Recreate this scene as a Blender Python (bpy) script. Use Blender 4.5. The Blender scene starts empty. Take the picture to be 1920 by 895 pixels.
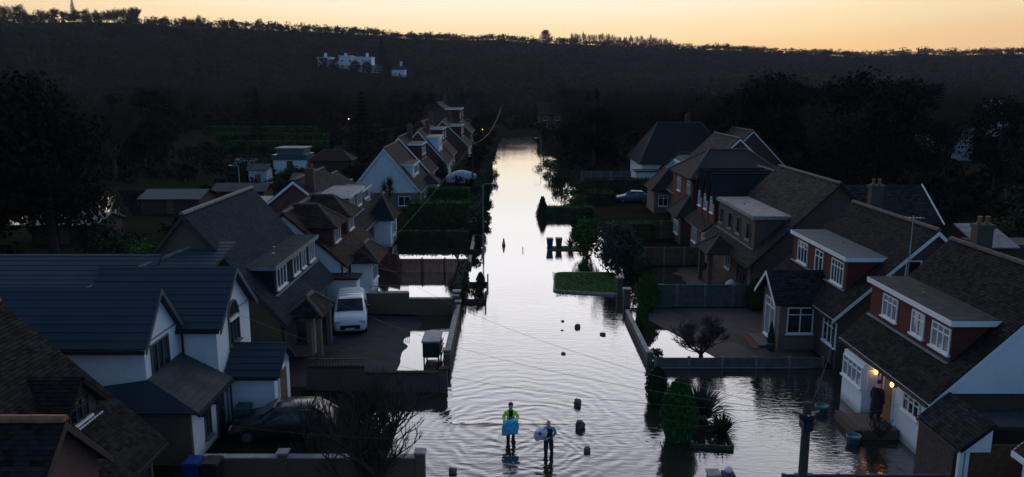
import bpy, bmesh, math, random
import numpy as np
from mathutils import Vector, Matrix

sc = bpy.context.scene
col = sc.collection
R = math.radians

# ------------------------------------------------------------------ camera
cam = bpy.data.objects.new('camera', bpy.data.cameras.new('camera'))
col.objects.link(cam); sc.camera = cam
cam.location = (0, 0, 14.0)
cam.rotation_euler = (math.pi / 2 - math.atan(282.5 / 1450), 0, 0)
cam.data.lens = 36 * 1450 / 1920
cam.data.clip_start = 0.5
cam.data.clip_end = 6000

# ------------------------------------------------------------------ sky: dusk afterglow straight ahead (+Y)
world = bpy.data.worlds.new('World'); sc.world = world; world.use_nodes = True
wn, wl = world.node_tree.nodes, world.node_tree.links
for n in list(wn): wn.remove(n)
def wnode(t, **k):
    n = wn.new(t)
    for a, b in k.items(): setattr(n, a, b)
    return n
def wmath(op, a, b=None, c=None, clamp=False):
    n = wnode('ShaderNodeMath', operation=op, use_clamp=clamp)
    for i, v in enumerate((a, b, c)):
        if v is None: continue
        if hasattr(v, 'links') or hasattr(v, 'is_linked'): wl.new(v, n.inputs[i])
        else: n.inputs[i].default_value = v
    return n.outputs[0]
SUN_EL, SUN_ROT = R(0.6), R(0)
sky = wnode('ShaderNodeTexSky', sky_type='NISHITA', sun_disc=False)
sky.sun_elevation = R(-2.5); sky.sun_rotation = SUN_ROT; sky.altitude = 0
sky.air_density = 1.0; sky.dust_density = 1.5; sky.ozone_density = 2.0
bgN = wnode('ShaderNodeBackground'); wl.new(sky.outputs[0], bgN.inputs[0]); bgN.inputs[1].default_value = 0.05
tc = wnode('ShaderNodeTexCoord'); sep = wnode('ShaderNodeSeparateXYZ'); wl.new(tc.outputs['Generated'], sep.inputs[0])
X, Y, Z = sep.outputs
el = wmath('ARCSINE', Z)                                     # elevation, radians
az = wmath('ABSOLUTE', wmath('ARCTAN2', X, Y))               # angle away from the afterglow
warm = wnode('ShaderNodeMapRange', interpolation_type='SMOOTHSTEP'); wl.new(az, warm.inputs[0])
warm.inputs[1].default_value = R(4); warm.inputs[2].default_value = R(42); warm.inputs[3].default_value = 1.0; warm.inputs[4].default_value = 0.62
el2 = wmath('MULTIPLY', el, warm.outputs[0])
t = wmath('DIVIDE', el2, math.pi / 2, clamp=True)
ramp = wnode('ShaderNodeValToRGB'); wl.new(t, ramp.inputs[0])
cr = ramp.color_ramp; cr.interpolation = 'EASE'
stops = [(0.0, (.72, .38, .16)), (2.2, (.95, .60, .28)), (3.8, (1.0, .75, .43)), (5.4, (1.02, .85, .62)), (7.4, (1.05, .97, .86)),
         (10.5, (1.25, 1.2, 1.17)), (15, (1.55, 1.5, 1.52)), (23, (1.40, 1.40, 1.52)), (31, (.85, .88, 1.04)), (41, (.38, .42, .56)), (58, (.11, .15, .24)), (90, (.05, .085, .15))]
while len(cr.elements) < len(stops): cr.elements.new(0.5)
for e, (d, c) in zip(cr.elements, stops):
    e.position = d / 90; e.color = (*c, 1)
# away from the afterglow the sky is the deep blue of dusk
back = wnode('ShaderNodeValToRGB'); wl.new(wmath('DIVIDE', el, math.pi / 2, clamp=True), back.inputs[0])
br = back.color_ramp; bst = [(0, (.115, .225, .38)), (25, (.105, .225, .40)), (50, (.075, .15, .28)), (90, (.05, .085, .15))]
while len(br.elements) < len(bst): br.elements.new(0.5)
for e, (d, c) in zip(br.elements, bst):
    e.position = d / 90; e.color = (*c, 1)
fall = wnode('ShaderNodeValToRGB'); wl.new(wmath('DIVIDE', az, math.pi), fall.inputs[0])
fr = fall.color_ramp; fr.interpolation = 'EASE'
fst = [(0, 1), (20, .99), (34, .88), (50, .42), (72, .12), (105, 0)]
while len(fr.elements) < len(fst): fr.elements.new(0.5)
for e, (d, c) in zip(fr.elements, fst):
    e.position = d / 180; e.color = (c, c, c, 1)
mul = wnode('ShaderNodeMixRGB', blend_type='MIX')
wl.new(fall.outputs[0], mul.inputs[0]); wl.new(back.outputs[0], mul.inputs[1]); wl.new(ramp.outputs[0], mul.inputs[2])
bgR = wnode('ShaderNodeBackground'); wl.new(mul.outputs[0], bgR.inputs[0]); bgR.inputs[1].default_value = 1.12
add = wnode('ShaderNodeAddShader'); wl.new(bgN.outputs[0], add.inputs[0]); wl.new(bgR.outputs[0], add.inputs[1])
wo = wnode('ShaderNodeOutputWorld'); wl.new(add.outputs[0], wo.inputs[0])

sun = bpy.data.objects.new('sun', bpy.data.lights.new('sun', 'SUN')); col.objects.link(sun)
sun.data.energy = 0.5; sun.data.angle = R(2); sun.data.color = (1, .6, .3)
sun.rotation_euler = (math.pi / 2 - SUN_EL, 0, math.pi)      # just down behind the hills straight ahead

vs = sc.view_settings
vs.view_transform = 'Standard'; vs.look = 'None'; vs.exposure = 0.0; vs.gamma = 1.0; vs.use_curve_mapping = False
sc.render.engine = 'CYCLES'
sc.cycles.use_denoising = True
sc.cycles.max_bounces = 5; sc.cycles.diffuse_bounces = 2; sc.cycles.glossy_bounces = 3; sc.cycles.transparent_max_bounces = 6; sc.cycles.volume_bounces = 0
sc.cycles.sample_clamp_indirect = 4
sc.cycles.volume_step_rate = 8

rng = random.Random(11); nr = np.random.default_rng(11)

# ------------------------------------------------------------------ materials
MATS = {}
class NT:
    def __init__(s, m): s.m = m; s.n = m.node_tree.nodes; s.l = m.node_tree.links; s.b = s.n['Principled BSDF']
    def node(s, t, **k):
        n = s.n.new(t)
        for a, b in k.items(): setattr(n, a, b)
        return n
    def noise(s, scale, detail=4, rough=.55, vec=None, dist=0):
        n = s.node('ShaderNodeTexNoise'); n.inputs['Scale'].default_value = scale; n.inputs['Detail'].default_value = detail
        n.inputs['Roughness'].default_value = rough; n.inputs['Distortion'].default_value = dist
        s.l.new(vec if vec is not None else s.pos(), n.inputs['Vector']); return n.outputs['Fac']
    def pos(s, scale=None):
        if not hasattr(s, '_tc'): s._tc = s.node('ShaderNodeTexCoord')
        v = s._tc.outputs['Object']
        if scale is None: return v
        mp = s.node('ShaderNodeMapping'); mp.inputs['Scale'].default_value = scale; s.l.new(v, mp.inputs[0]); return mp.outputs[0]
    def mix(s, f, a, b, mode='MIX'):
        n = s.node('ShaderNodeMixRGB', blend_type=mode)
        for i, v in enumerate((f, a, b)):
            if isinstance(v, (int, float)): n.inputs[i].default_value = v
            elif isinstance(v, tuple): n.inputs[i].default_value = (*v[:3], 1)
            else: s.l.new(v, n.inputs[i])
        return n.outputs[0]
    def rng(s, v, a, b, c=0., d=1.):
        n = s.node('ShaderNodeMapRange'); s.l.new(v, n.inputs[0])
        for i, x in enumerate((a, b, c, d)): n.inputs[i + 1].default_value = x
        return n.outputs[0]
    def math(s, op, a, b=None):
        n = s.node('ShaderNodeMath', operation=op)
        for i, v in enumerate((a, b)):
            if v is None: continue
            if isinstance(v, (int, float)): n.inputs[i].default_value = v
            else: s.l.new(v, n.inputs[i])
        return n.outputs[0]
    def bump(s, h, strength=.3, dist=.02):
        n = s.node('ShaderNodeBump'); n.inputs['Strength'].default_value = strength; n.inputs['Distance'].default_value = dist
        s.l.new(h, n.inputs['Height']); s.l.new(n.outputs[0], s.b.inputs['Normal'])
    def colour(s, v):
        if isinstance(v, tuple): s.b.inputs['Base Color'].default_value = (*v, 1)
        else: s.l.new(v, s.b.inputs['Base Color'])
def newmat(name, rough=.8, spec=.3):
    m = bpy.data.materials.new(name); m.use_nodes = True
    t = NT(m); t.b.inputs['Roughness'].default_value = rough; t.b.inputs['Specular IOR Level'].default_value = spec
    MATS[name] = m; return t
def simple(name, c, rough=.7, var=.25, scale=3., spec=.3, bump=0, metal=0, bs=40):
    t = newmat(name, rough, spec); f = t.noise(scale)
    d = tuple(x * (1 - var) for x in c); e = tuple(min(1, x * (1 + var)) for x in c)
    t.colour(t.mix(t.rng(f, .3, .7), d, e)); t.b.inputs['Metallic'].default_value = metal
    if bump: t.bump(t.noise(bs, 3), bump, .01)
    return t
def tiles(name, c, moss=.35, var=.55, rough=.75, mosscol=(.05, .055, .02)):
    t = newmat(name, rough, .03); g = t.node('ShaderNodeNewGeometry')
    a = t.mix(g.outputs['Random Per Island'], tuple(x * (1 - var) for x in c), tuple(x * (1 + var) for x in c))
    big = t.rng(t.noise(.6, 5), .35, .75); a = t.mix(t.math('MULTIPLY', big, .45), a, tuple(x * .55 for x in c))
    m = t.rng(t.noise(2.3, 6, .7), .55, .75); a = t.mix(t.math('MULTIPLY', m, moss), a, mosscol)
    t.colour(a); t.bump(t.noise(55, 3), .35, .006); return t
def brick(name, c1, c2, mortar, rough=.85):
    t = newmat(name, rough, .2)
    s = t.node('ShaderNodeSeparateXYZ'); t.l.new(t.pos(), s.inputs[0])
    cb = t.node('ShaderNodeCombineXYZ'); t.l.new(t.math('ADD', s.outputs[0], s.outputs[1]), cb.inputs[0]); t.l.new(s.outputs[2], cb.inputs[1])
    b = t.node('ShaderNodeTexBrick'); t.l.new(cb.outputs[0], b.inputs['Vector'])
    b.inputs['Scale'].default_value = 1; b.inputs['Brick Width'].default_value = .225; b.inputs['Row Height'].default_value = .075
    b.inputs['Mortar Size'].default_value = .008; b.inputs['Color1'].default_value = (*c1, 1); b.inputs['Color2'].default_value = (*c2, 1); b.inputs['Mortar'].default_value = (*mortar, 1)
    f = t.rng(t.noise(.8, 5), .3, .75); a = t.mix(t.math('MULTIPLY', f, .5), b.outputs[0], tuple(x * .5 for x in c1))
    t.colour(a); t.bump(b.outputs['Fac'], .4, -.008); return t
def render_wall(name, c, stain=.3):
    t = newmat(name, .85, .2)
    f = t.rng(t.noise(1.1, 6, .65), .45, .8); s = t.rng(t.noise(4, 4, .6, t.pos((6, 6, .5))), .5, .8)
    a = t.mix(t.math('MULTIPLY', f, stain), c, tuple(x * .6 for x in c)); a = t.mix(t.math('MULTIPLY', s, stain * .8), a, (c[0] * .5, c[1] * .52, c[2] * .5))
    z_ = t.node('ShaderNodeSeparateXYZ'); t.l.new(t.pos(), z_.inputs[0]); tm = t.rng(t.math('ADD', z_.outputs[2], t.math('MULTIPLY', t.noise(2.5, 4), .35)), .62, .30); a = t.mix(t.math('MULTIPLY', tm, .6), a, (.14, .13, .10))
    t.colour(a); t.bump(t.noise(60, 3), .25, .006); return t

tiles('tile_brown', (.024, .0225, .0225)); tiles('tile_mid', (.040, .035, .034)); tiles('tile_red', (.050, .031, .028), .3); tiles('tile_dark', (.024, .026, .029), .25)
tiles('slate_grey', (.024, .037, .048), .35, .25, .8, (.035, .042, .028)); tiles('slate_blue', (.045, .062, .08), .12, .2, .5, (.04, .05, .05)); tiles('slate_pale', (.07, .085, .10), .2, .2, .5)
simple('ridge_orange', (.26, .10, .055), .8, .3, 4); simple('ridge_grey', (.17, .165, .155), .85, .35, 5); simple('ridge_brown', (.10, .075, .065), .85, .35, 5)
brick('brick_red', (.15, .062, .045), (.11, .05, .04), (.15, .14, .13)); brick('brick_dark', (.115, .075, .06), (.085, .06, .05), (.14, .13, .12))
brick('brick_yellow', (.165, .108, .066), (.125, .082, .052), (.15, .135, .12)); brick('brick_pale', (.20, .15, .11), (.16, .12, .09), (.2, .19, .17))
brick('brick_orange', (.21, .085, .04), (.17, .07, .035), (.17, .15, .13))
render_wall('render_white', (.72, .74, .77)); render_wall('render_cream', (.62, .58, .50)); render_wall('render_grey', (.36, .36, .36))
tile_hung = brick('tile_hung', (.17, .045, .035), (.12, .035, .03), (.05, .02, .02))
t = newmat('weatherboard', .6, .3); w = t.node('ShaderNodeTexWave', wave_type='BANDS', bands_direction='Z', wave_profile='SAW'); w.inputs['Scale'].default_value = 1.7; t.l.new(t.pos(), w.inputs[0])
t.colour(t.mix(t.rng(t.noise(1.3, 5), .4, .8), (.72, .75, .80), (.58, .6, .63))); t.bump(w.outputs['Fac'], .7, .05)
simple('upvc', (.78, .79, .80), .35, .06, 3, .5); simple('upvc_grey', (.10, .11, .12), .45, .1); simple('timber_dark', (.06, .045, .035), .8, .3, 6)
simple('timber_brown', (.16, .085, .045), .7, .35, 5); simple('felt_grey', (.05, .055, .055), .85, .3, 1.4, .3, .3); simple('felt_teal', (.045, .068, .078), .8, .2, 1.2, .3, .3)
simple('felt_dark', (.022, .031, .034), .9, .3, 1.2, .1, .3); simple('felt_pale', (.21, .195, .19), .8, .35, 2.0, .3, .3, 0, 20); simple('felt_moss', (.034, .038, .032), .9, .45, 2.2, .2, .3); simple('lead', (.22, .23, .25), .6, .2)
simple('plastic_black', (.018, .018, .02), .5, .2); simple('concrete', (.24, .23, .22), .9, .25, 2, .2, .3); simple('coping', (.30, .28, .26), .9, .3, 3, .2, .3)
simple('concrete_panel', (.10, .097, .095), .9, .3, 2, .2, .3)
simple('fence_grey', (.085, .09, .095), .85, .3, 3); simple('fence_brown', (.12, .075, .05), .85, .35, 3); simple('fence_red', (.14, .05, .04), .85, .3, 3)
simple('post_pale', (.17, .165, .16), .85, .25, 3); simple('metal_grey', (.25, .26, .27), .45, .15, 3, .5, 0, .7); simple('galvanised', (.42, .44, .46), .5, .2, 3, .5, 0, .6); simple('iron_black', (.02, .02, .022), .5, .2)
simple('stone_dark', (.10, .095, .085), .9, .4, 6, .2, .5, 0, 18)
simple('gravel_path', (.16, .145, .13), .95, .35, 8, .2, .5)
t = newmat('glass_dark', .06, .3); t.colour(t.mix(t.rng(t.noise(.9, 2), .35, .65), (.008, .010, .013), (.035, .04, .045)))
t = newmat('glass_curtain', .06, .8); wv = t.node('ShaderNodeTexWave', wave_type='BANDS', bands_direction='DIAGONAL'); wv.inputs['Scale'].default_value = 4; t.l.new(t.pos(), wv.inputs[0])
t.colour(t.mix(wv.outputs['Fac'], (.16, .17, .18), (.34, .35, .36)))
simple('bark', (.055, .045, .038), .95, .35, 8, .1, .5, 0, 30); simple('twig', (.065, .047, .042), .9, .3, 2, .1)
simple('twig_purple', (.075, .05, .055), .9, .3, 2, .1)
def leaf(name, c, var=.5):
    t = newmat(name, 1.0, .0 if 'wood' in name or 'brown' in name else .08); g = t.node('ShaderNodeNewGeometry')
    a = t.mix(g.outputs['Random Per Island'], tuple(x * (1 - var) for x in c), tuple(x * (1 + var) for x in c))
    f = t.rng(t.noise(1.2, 4), .35, .7); t.colour(t.mix(t.math('MULTIPLY', f, .6), a, tuple(x * .45 for x in c))); return t
leaf('leaf_green', (.038, .12, .028)); leaf('leaf_dark', (.030, .050, .027)); leaf('leaf_wood', (.017, .021, .017), .35); leaf('leaf_lime', (.085, .11, .03)); leaf('leaf_olive', (.065, .06, .03)); leaf('leaf_blue', (.045, .07, .06)); leaf('leaf_purple', (.05, .035, .045)); leaf('leaf_brown', (.03, .024, .02), .3)

t = newmat('wood_canopy', 1.0, 0); g_ = t.node('ShaderNodeNewGeometry')
a = t.mix(t.rng(t.noise(.045, 4, .6), .38, .62), (.020, .0185, .0185), (.062, .047, .042)); a = t.mix(t.rng(t.noise(.012, 2), .45, .65), a, (.021, .025, .018)); t.colour(t.mix(t.math('MULTIPLY', g_.outputs['Random Per Island'], .45), a, (.008, .008, .008)))
leaf('grass_blade', (.055, .13, .022))
simple('grass', (.045, .085, .022), .95, .5, 5, .1, .6, 0, 25)
# people and belongings
simple('hivis', (.62, .80, .03), .7, .15, 8); simple('cloth_black', (.018, .018, .022), .9, .3, 9); simple('cloth_navy', (.025, .03, .05), .9, .3, 9); simple('cloth_grey', (.24, .28, .32), .9, .2, 9)
simple('skin', (.58, .34, .27), .6, .1, 9); simple('hair_brown', (.06, .035, .025), .8, .3, 12); simple('bag_blue', (.08, .42, .62), .55, .18, 5); simple('bag_white', (.55, .53, .58), .5, .2, 9); simple('bag_purple', (.16, .07, .30), .5, .2)
simple('rubber', (.02, .02, .022), .6, .2); simple('paint_white', (.62, .65, .68), .25, .05, 2, .6); simple('paint_dark', (.02, .022, .026), .25, .1, 2, .6); simple('paint_blue', (.05, .09, .15), .3, .1, 2, .6)
simple('tyre', (.015, .015, .016), .8, .2); simple('rim', (.3, .31, .32), .35, .1, 4, .5, 0, .8); simple('headlamp', (.5, .52, .54), .12, .1, 5, .9); simple('plate_white', (.6, .6, .56), .5, .05); simple('lamp_red', (.3, .02, .02), .3, .1)
simple('bin_blue', (.012, .032, .17), .5, .15); simple('bin_brown', (.06, .045, .06), .5, .15); simple('bin_teal', (.03, .08, .10), .5, .15); simple('bin_black', (.02, .022, .022), .5, .15); simple('cone_orange', (.62, .12, .03), .6, .1); simple('tarp', (.38, .42, .46), .55, .25, 2.2, .4, .5, 0, 5)
simple('pot_teal', (.04, .12, .15), .5, .2); simple('door_orange', (.42, .20, .07), .6, .15, 6); simple('door_dark', (.03, .035, .04), .5, .2)
def emit(name, c, s):
    t = newmat(name); t.colour(c); t.b.inputs['Emission Color'].default_value = (*c, 1); t.b.inputs['Emission Strength'].default_value = s
emit('lamp_glow', (1, .42, .10), 5); emit('window_glow', (1, .6, .28), .9)
# ground
t = newmat('ground', 1.0, .0)
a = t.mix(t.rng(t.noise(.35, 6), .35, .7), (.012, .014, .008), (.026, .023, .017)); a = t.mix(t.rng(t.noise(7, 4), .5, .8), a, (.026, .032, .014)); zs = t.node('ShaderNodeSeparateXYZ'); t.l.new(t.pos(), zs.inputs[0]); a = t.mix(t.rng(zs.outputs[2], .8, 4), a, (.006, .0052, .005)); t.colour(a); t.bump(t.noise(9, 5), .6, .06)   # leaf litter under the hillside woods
t = newmat('tarmac', .85, .15); t.colour(t.mix(t.rng(t.noise(1.2, 6), .3, .75), (.016, .018, .021), (.034, .036, .039))); t.bump(t.noise(70, 3), .5, .008)
pv = brick('pavers', (.10, .078, .075), (.08, .064, .062), (.05, .043, .04), .85)
# water: murky flood water, fine wind ripple everywhere plus rings spreading from the two walkers
t = newmat('water', .03, .5)
t.b.inputs['IOR'].default_value = 1.33; t.b.inputs['Specular IOR Level'].default_value = 0; t.b.inputs['Roughness'].default_value = .9
t.colour((.020, .021, .018))
P = t.pos()
n1 = t.noise(1.0, 3, .5, t.pos((1.7, 5.6, 1)), .5); n2 = t.noise(1.0, 2, .5, t.pos((.5, 1.7, 1)), .4)
calm = t.rng(t.noise(.09, 3, .5), .35, .65, .35, 1.05)
h = t.math('ADD', t.math('MULTIPLY', n1, .018), t.math('MULTIPLY', n2, .013))
near = t.node('ShaderNodeVectorMath', operation='DISTANCE'); t.l.new(P, near.inputs[0]); near.inputs[1].default_value = (.6, 28.6, 0)
h = t.math('MULTIPLY', h, t.math('MULTIPLY', calm, t.rng(near.outputs['Value'], 1.0, 4.5, 1.6, 1.0)))
# only the open street and the wide yard by the pole are ruffled; walled gardens are still
sx = t.node('ShaderNodeSeparateXYZ'); t.l.new(P, sx.inputs[0])
street = t.math('MULTIPLY', t.rng(sx.outputs[0], -5.2, -2.6), t.rng(sx.outputs[0], 7.6, 6.4))
yard = t.math('MULTIPLY', t.rng(sx.outputs[1], 37.2, 36.0), t.rng(sx.outputs[0], 4, 7))
open_ = t.rng(t.math('MAXIMUM', street, yard), 0, 1, .16, 1.0)
h = t.math('MULTIPLY', t.math('MULTIPLY', h, open_), t.rng(sx.outputs[1], 32, 85, 1.0, .13))   # stiller water further up the sheltered street
def ring(cx, cy, lam, reach, amp, near=.4):
    mp = t.node('ShaderNodeMapping'); mp.inputs['Location'].default_value = (-cx, -cy, 0); t.l.new(P, mp.inputs[0])
    wob = t.node('ShaderNodeTexNoise'); wob.inputs['Scale'].default_value = .38; t.l.new(P, wob.inputs[0])
    le = t.node('ShaderNodeVectorMath', operation='LENGTH'); t.l.new(mp.outputs[0], le.inputs[0]); d = t.math('ADD', le.outputs['Value'], t.math('MULTIPLY', wob.outputs['Fac'], 2.2))
    s = t.math('SINE', t.math('MULTIPLY', d, 2 * math.pi / lam))
    f = t.math('MULTIPLY', t.rng(d, near, near + 1.2), t.rng(d, reach, reach * .25))
    return t.math('MULTIPLY', t.math('MULTIPLY', s, f), amp)
rr = t.math('ADD', ring(-.05, 29.3, .50, 8.5, .0042), ring(1.4, 27.9, .42, 5.0, .0036))
rr = t.math('ADD', rr, ring(.3, 31.0, .7, 12, .0045, 2.0))
h = t.math('ADD', h, t.math('MULTIPLY', rr, street))
dl = t.math('ABSOLUTE', t.math('SUBTRACT', sx.outputs[1], 30.75)); swell = t.math('POWER', t.rng(dl, .34, 0), 2.0)      # the low bow wave lying straight across the street
h = t.math('ADD', h, t.math('MULTIPLY', t.math('MULTIPLY', swell, t.math('MULTIPLY', t.rng(sx.outputs[0], -3.2, -2.0), t.rng(sx.outputs[0], 3.0, 1.2))), .028))
bp = t.node('ShaderNodeBump'); bp.inputs['Strength'].default_value = 1.0; bp.inputs['Distance'].default_value = 1.0
t.l.new(h, bp.inputs['Height']); t.l.new(bp.outputs[0], t.b.inputs['Normal'])
gls = t.node('ShaderNodeBsdfGlossy'); gls.inputs['Color'].default_value = (.97, .975, 1, 1); gls.inputs['Roughness'].default_value = .03; t.l.new(bp.outputs[0], gls.inputs['Normal'])
lw = t.node('ShaderNodeLayerWeight'); t.l.new(bp.outputs[0], lw.inputs['Normal'])
ms = t.node('ShaderNodeMixShader'); t.l.new(t.math('ADD', t.math('MULTIPLY', t.math('POWER', t.rng(lw.outputs['Facing'], .42, .95), 1.7), .95), .13), ms.inputs[0]); t.l.new(t.b.outputs[0], ms.inputs[1]); t.l.new(gls.outputs[0], ms.inputs[2])
t.l.new(ms.outputs[0], t.n['Material Output'].inputs['Surface'])

# ------------------------------------------------------------------ mesh helpers
def V(*a): return Vector(a)
def worldloc(o):
    v = Vector((0, 0, 0))
    while o is not None: v += o.location; o = o.parent
    return v
def link(name, me, parent=None):
    o = bpy.data.objects.new(name, me); col.objects.link(o)
    if parent is not None:
        o.parent = parent; o.location = -worldloc(parent)
    return o
def tag(o, label=None, cat=None, group=None, kind=None):
    if label: o['label'] = label
    if cat: o['category'] = cat
    if group: o['group'] = group
    if kind: o['kind'] = kind
    return o
def thing(name, label, cat, loc=(0, 0, 0), group=None):
    o = bpy.data.objects.new(name, None); col.objects.link(o); o.location = loc; o.empty_display_size = .3; o['kind'] = 'thing'
    return tag(o, label, cat, group)
class MB:
    def __init__(s): s.v = []; s.f = []; s.m = []
    def poly(s, pts, mi=0):
        i = len(s.v); s.v += [tuple(p) for p in pts]; s.f.append(tuple(range(i, i + len(pts)))); s.m.append(mi); return s
    def box(s, x0, x1, y0, y1, z0, z1, mi=0):
        if x0 > x1: x0, x1 = x1, x0
        if y0 > y1: y0, y1 = y1, y0
        if z0 > z1: z0, z1 = z1, z0
        i = len(s.v)
        s.v += [(x0, y0, z0), (x1, y0, z0), (x1, y1, z0), (x0, y1, z0), (x0, y0, z1), (x1, y0, z1), (x1, y1, z1), (x0, y1, z1)]
        for q in ((0, 3, 2, 1), (4, 5, 6, 7), (0, 1, 5, 4), (1, 2, 6, 5), (2, 3, 7, 6), (3, 0, 4, 7)): s.f.append(tuple(i + k for k in q)); s.m.append(mi)
        return s
    def prism(s, pts, d, mi=0):
        """polygon pts extruded by vector d"""
        d = Vector(d); n = len(pts); i = len(s.v); P = [Vector(p) for p in pts]
        s.v += [tuple(p) for p in P] + [tuple(p + d) for p in P]
        s.f.append(tuple(range(i + n - 1, i - 1, -1))); s.f.append(tuple(range(i + n, i + 2 * n))); s.m += [mi, mi]
        for k in range(n):
            a, b = i + k, i + (k + 1) % n; s.f.append((a, b, b + n, a + n)); s.m.append(mi)
        return s
    def beam(s, a, b, w, h, mi=0):
        """rectangular bar from a to b, w sideways, h upwards"""
        a, b = Vector(a), Vector(b); d = (b - a).normalized(); up = Vector((0, 0, 1)) if abs(d.z) < .95 else Vector((0, 1, 0))
        sd = d.cross(up).normalized(); u = sd.cross(d)
        return s.prism([a - sd * w / 2 - u * h / 2, a + sd * w / 2 - u * h / 2, a + sd * w / 2 + u * h / 2, a - sd * w / 2 + u * h / 2], b - a, mi)
    def tube(s, pts, rad, n=6, mi=0, cap=True):
        P = [Vector(p) for p in pts]; rad = rad if isinstance(rad, (list, tuple)) else [rad] * len(P); base = len(s.v); ref = Vector((.31, .2, .93))
        for k, p in enumerate(P):
            d = (P[min(k + 1, len(P) - 1)] - P[max(k - 1, 0)]).normalized()
            r0 = ref if abs(d.dot(ref)) < .95 else Vector((1, 0, 0)); a = d.cross(r0).normalized(); b = d.cross(a)
            for j in range(n):
                an = 2 * math.pi * j / n; s.v.append(tuple(p + (a * math.cos(an) + b * math.sin(an)) * rad[k]))
        for k in range(len(P) - 1):
            for j in range(n):
                q = base + k * n + j; r = base + k * n + (j + 1) % n; s.f.append((q, r, r + n, q + n)); s.m.append(mi)
        if cap:
            s.f.append(tuple(base + j for j in range(n - 1, -1, -1))); e = base + (len(P) - 1) * n; s.f.append(tuple(e + j for j in range(n))); s.m += [mi, mi]
        return s
    def lathe(s, prof, c=(0, 0, 0), n=12, mi=0):
        base = len(s.v)
        for r, z in prof:
            for j in range(n):
                a = 2 * math.pi * j / n; s.v.append((c[0] + r * math.cos(a), c[1] + r * math.sin(a), c[2] + z))
        for k in range(len(prof) - 1):
            for j in range(n):
                q = base + k * n + j; r = base + k * n + (j + 1) % n; s.f.append((q, r, r + n, q + n)); s.m.append(mi)
        s.f.append(tuple(base + j for j in range(n - 1, -1, -1))); e = base + (len(prof) - 1) * n; s.f.append(tuple(e + j for j in range(n))); s.m += [mi, mi]
        return s
    def mesh(s, name, mats):
        me = bpy.data.meshes.new(name); me.from_pydata(s.v, [], s.f)
        mats = [mats] if isinstance(mats, str) else mats
        for m in mats: me.materials.append(MATS[m])
        if len(mats) > 1: me.polygons.foreach_set('material_index', s.m)
        return me
    def build(s, name, mats, parent=None, smooth=False, bevel=0):
        me = s.mesh(name, mats)
        if bevel:
            bm = bmesh.new(); bm.from_mesh(me); bmesh.ops.remove_doubles(bm, verts=bm.verts, dist=1e-4)
            bmesh.ops.bevel(bm, geom=list(bm.edges), offset=bevel, segments=2, affect='EDGES', clamp_overlap=True); bm.to_mesh(me); bm.free()
        if smooth: me.polygons.foreach_set('use_smooth', [True] * len(me.polygons))
        return link(name, me, parent)
def np_mesh(name, verts, faces, mats, midx=None, smooth=False):
    """faces: (M,k) int array"""
    me = bpy.data.meshes.new(name); verts = np.asarray(verts, np.float32); faces = np.asarray(faces, np.int32)
    M, k = faces.shape
    me.vertices.add(len(verts)); me.vertices.foreach_set('co', verts.ravel())
    me.loops.add(M * k); me.loops.foreach_set('vertex_index', faces.ravel())
    me.polygons.add(M); me.polygons.foreach_set('loop_start', np.arange(0, M * k, k, dtype=np.int32)); me.polygons.foreach_set('loop_total', np.full(M, k, np.int32))
    for m in ([mats] if isinstance(mats, str) else mats): me.materials.append(MATS[m])
    if midx is not None: me.polygons.foreach_set('material_index', np.asarray(midx, np.int32))
    if smooth: me.polygons.foreach_set('use_smooth', np.ones(M, bool))
    me.update(calc_edges=True); return me
def copy_tree(o, loc=None, rz=0, scale=1, parent=None, label=None):
    c = o.copy(); col.objects.link(c); c.parent = parent
    if loc is not None: c.location = loc; c.rotation_euler = (0, 0, rz); c.scale = (scale, scale, scale) if not isinstance(scale, tuple) else scale
    if label: c['label'] = label
    for ch in [x for x in o.children]: copy_tree(ch, parent=c)
    return c

# ------------------------------------------------------------------ ground with the flooded hollows
def sst(a, b, x): t = np.clip((x - a) / (b - a), 0, 1); return t * t * (3 - 2 * t)
def vnoise(x, y, s, seed):
    x = x / s + seed * 17.3; y = y / s - seed * 9.1
    x0, y0 = np.floor(x), np.floor(y); fx, fy = x - x0, y - y0; fx = fx * fx * (3 - 2 * fx); fy = fy * fy * (3 - 2 * fy)
    def hsh(a, b): v = np.sin(a * 127.1 + b * 311.7 + seed * 74.7) * 43758.5453; return v - np.floor(v)
    return (hsh(x0, y0) * (1 - fx) + hsh(x0 + 1, y0) * fx) * (1 - fy) + (hsh(x0, y0 + 1) * (1 - fx) + hsh(x0 + 1, y0 + 1) * fx) * fy - .5
def hill(x, y):
    a = np.arctan2(x, y)
    amp = np.interp(a, [-.75, -.60, -.45, -.3, -.15, 0, .12, .2, .35, .5, .75], [74, 78, 84, 90, 93, 92, 84, 77, 67, 60, 56])
    crest = np.interp(a, [-.75, -.6, -.3, 0, .75], [950, 1000, 1150, 1400, 1450])
    d = np.hypot(x, y); t_ = np.clip((d - 260) / (crest - 260), 0, 1); t_ = t_ * t_ * (3 - 2 * t_)
    return amp * t_ ** 2.2 + (9.0 * vnoise(x, y, 170, 3) + 7.0 * vnoise(x, y, 70, 4)) * sst(450, 900, d)
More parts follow.
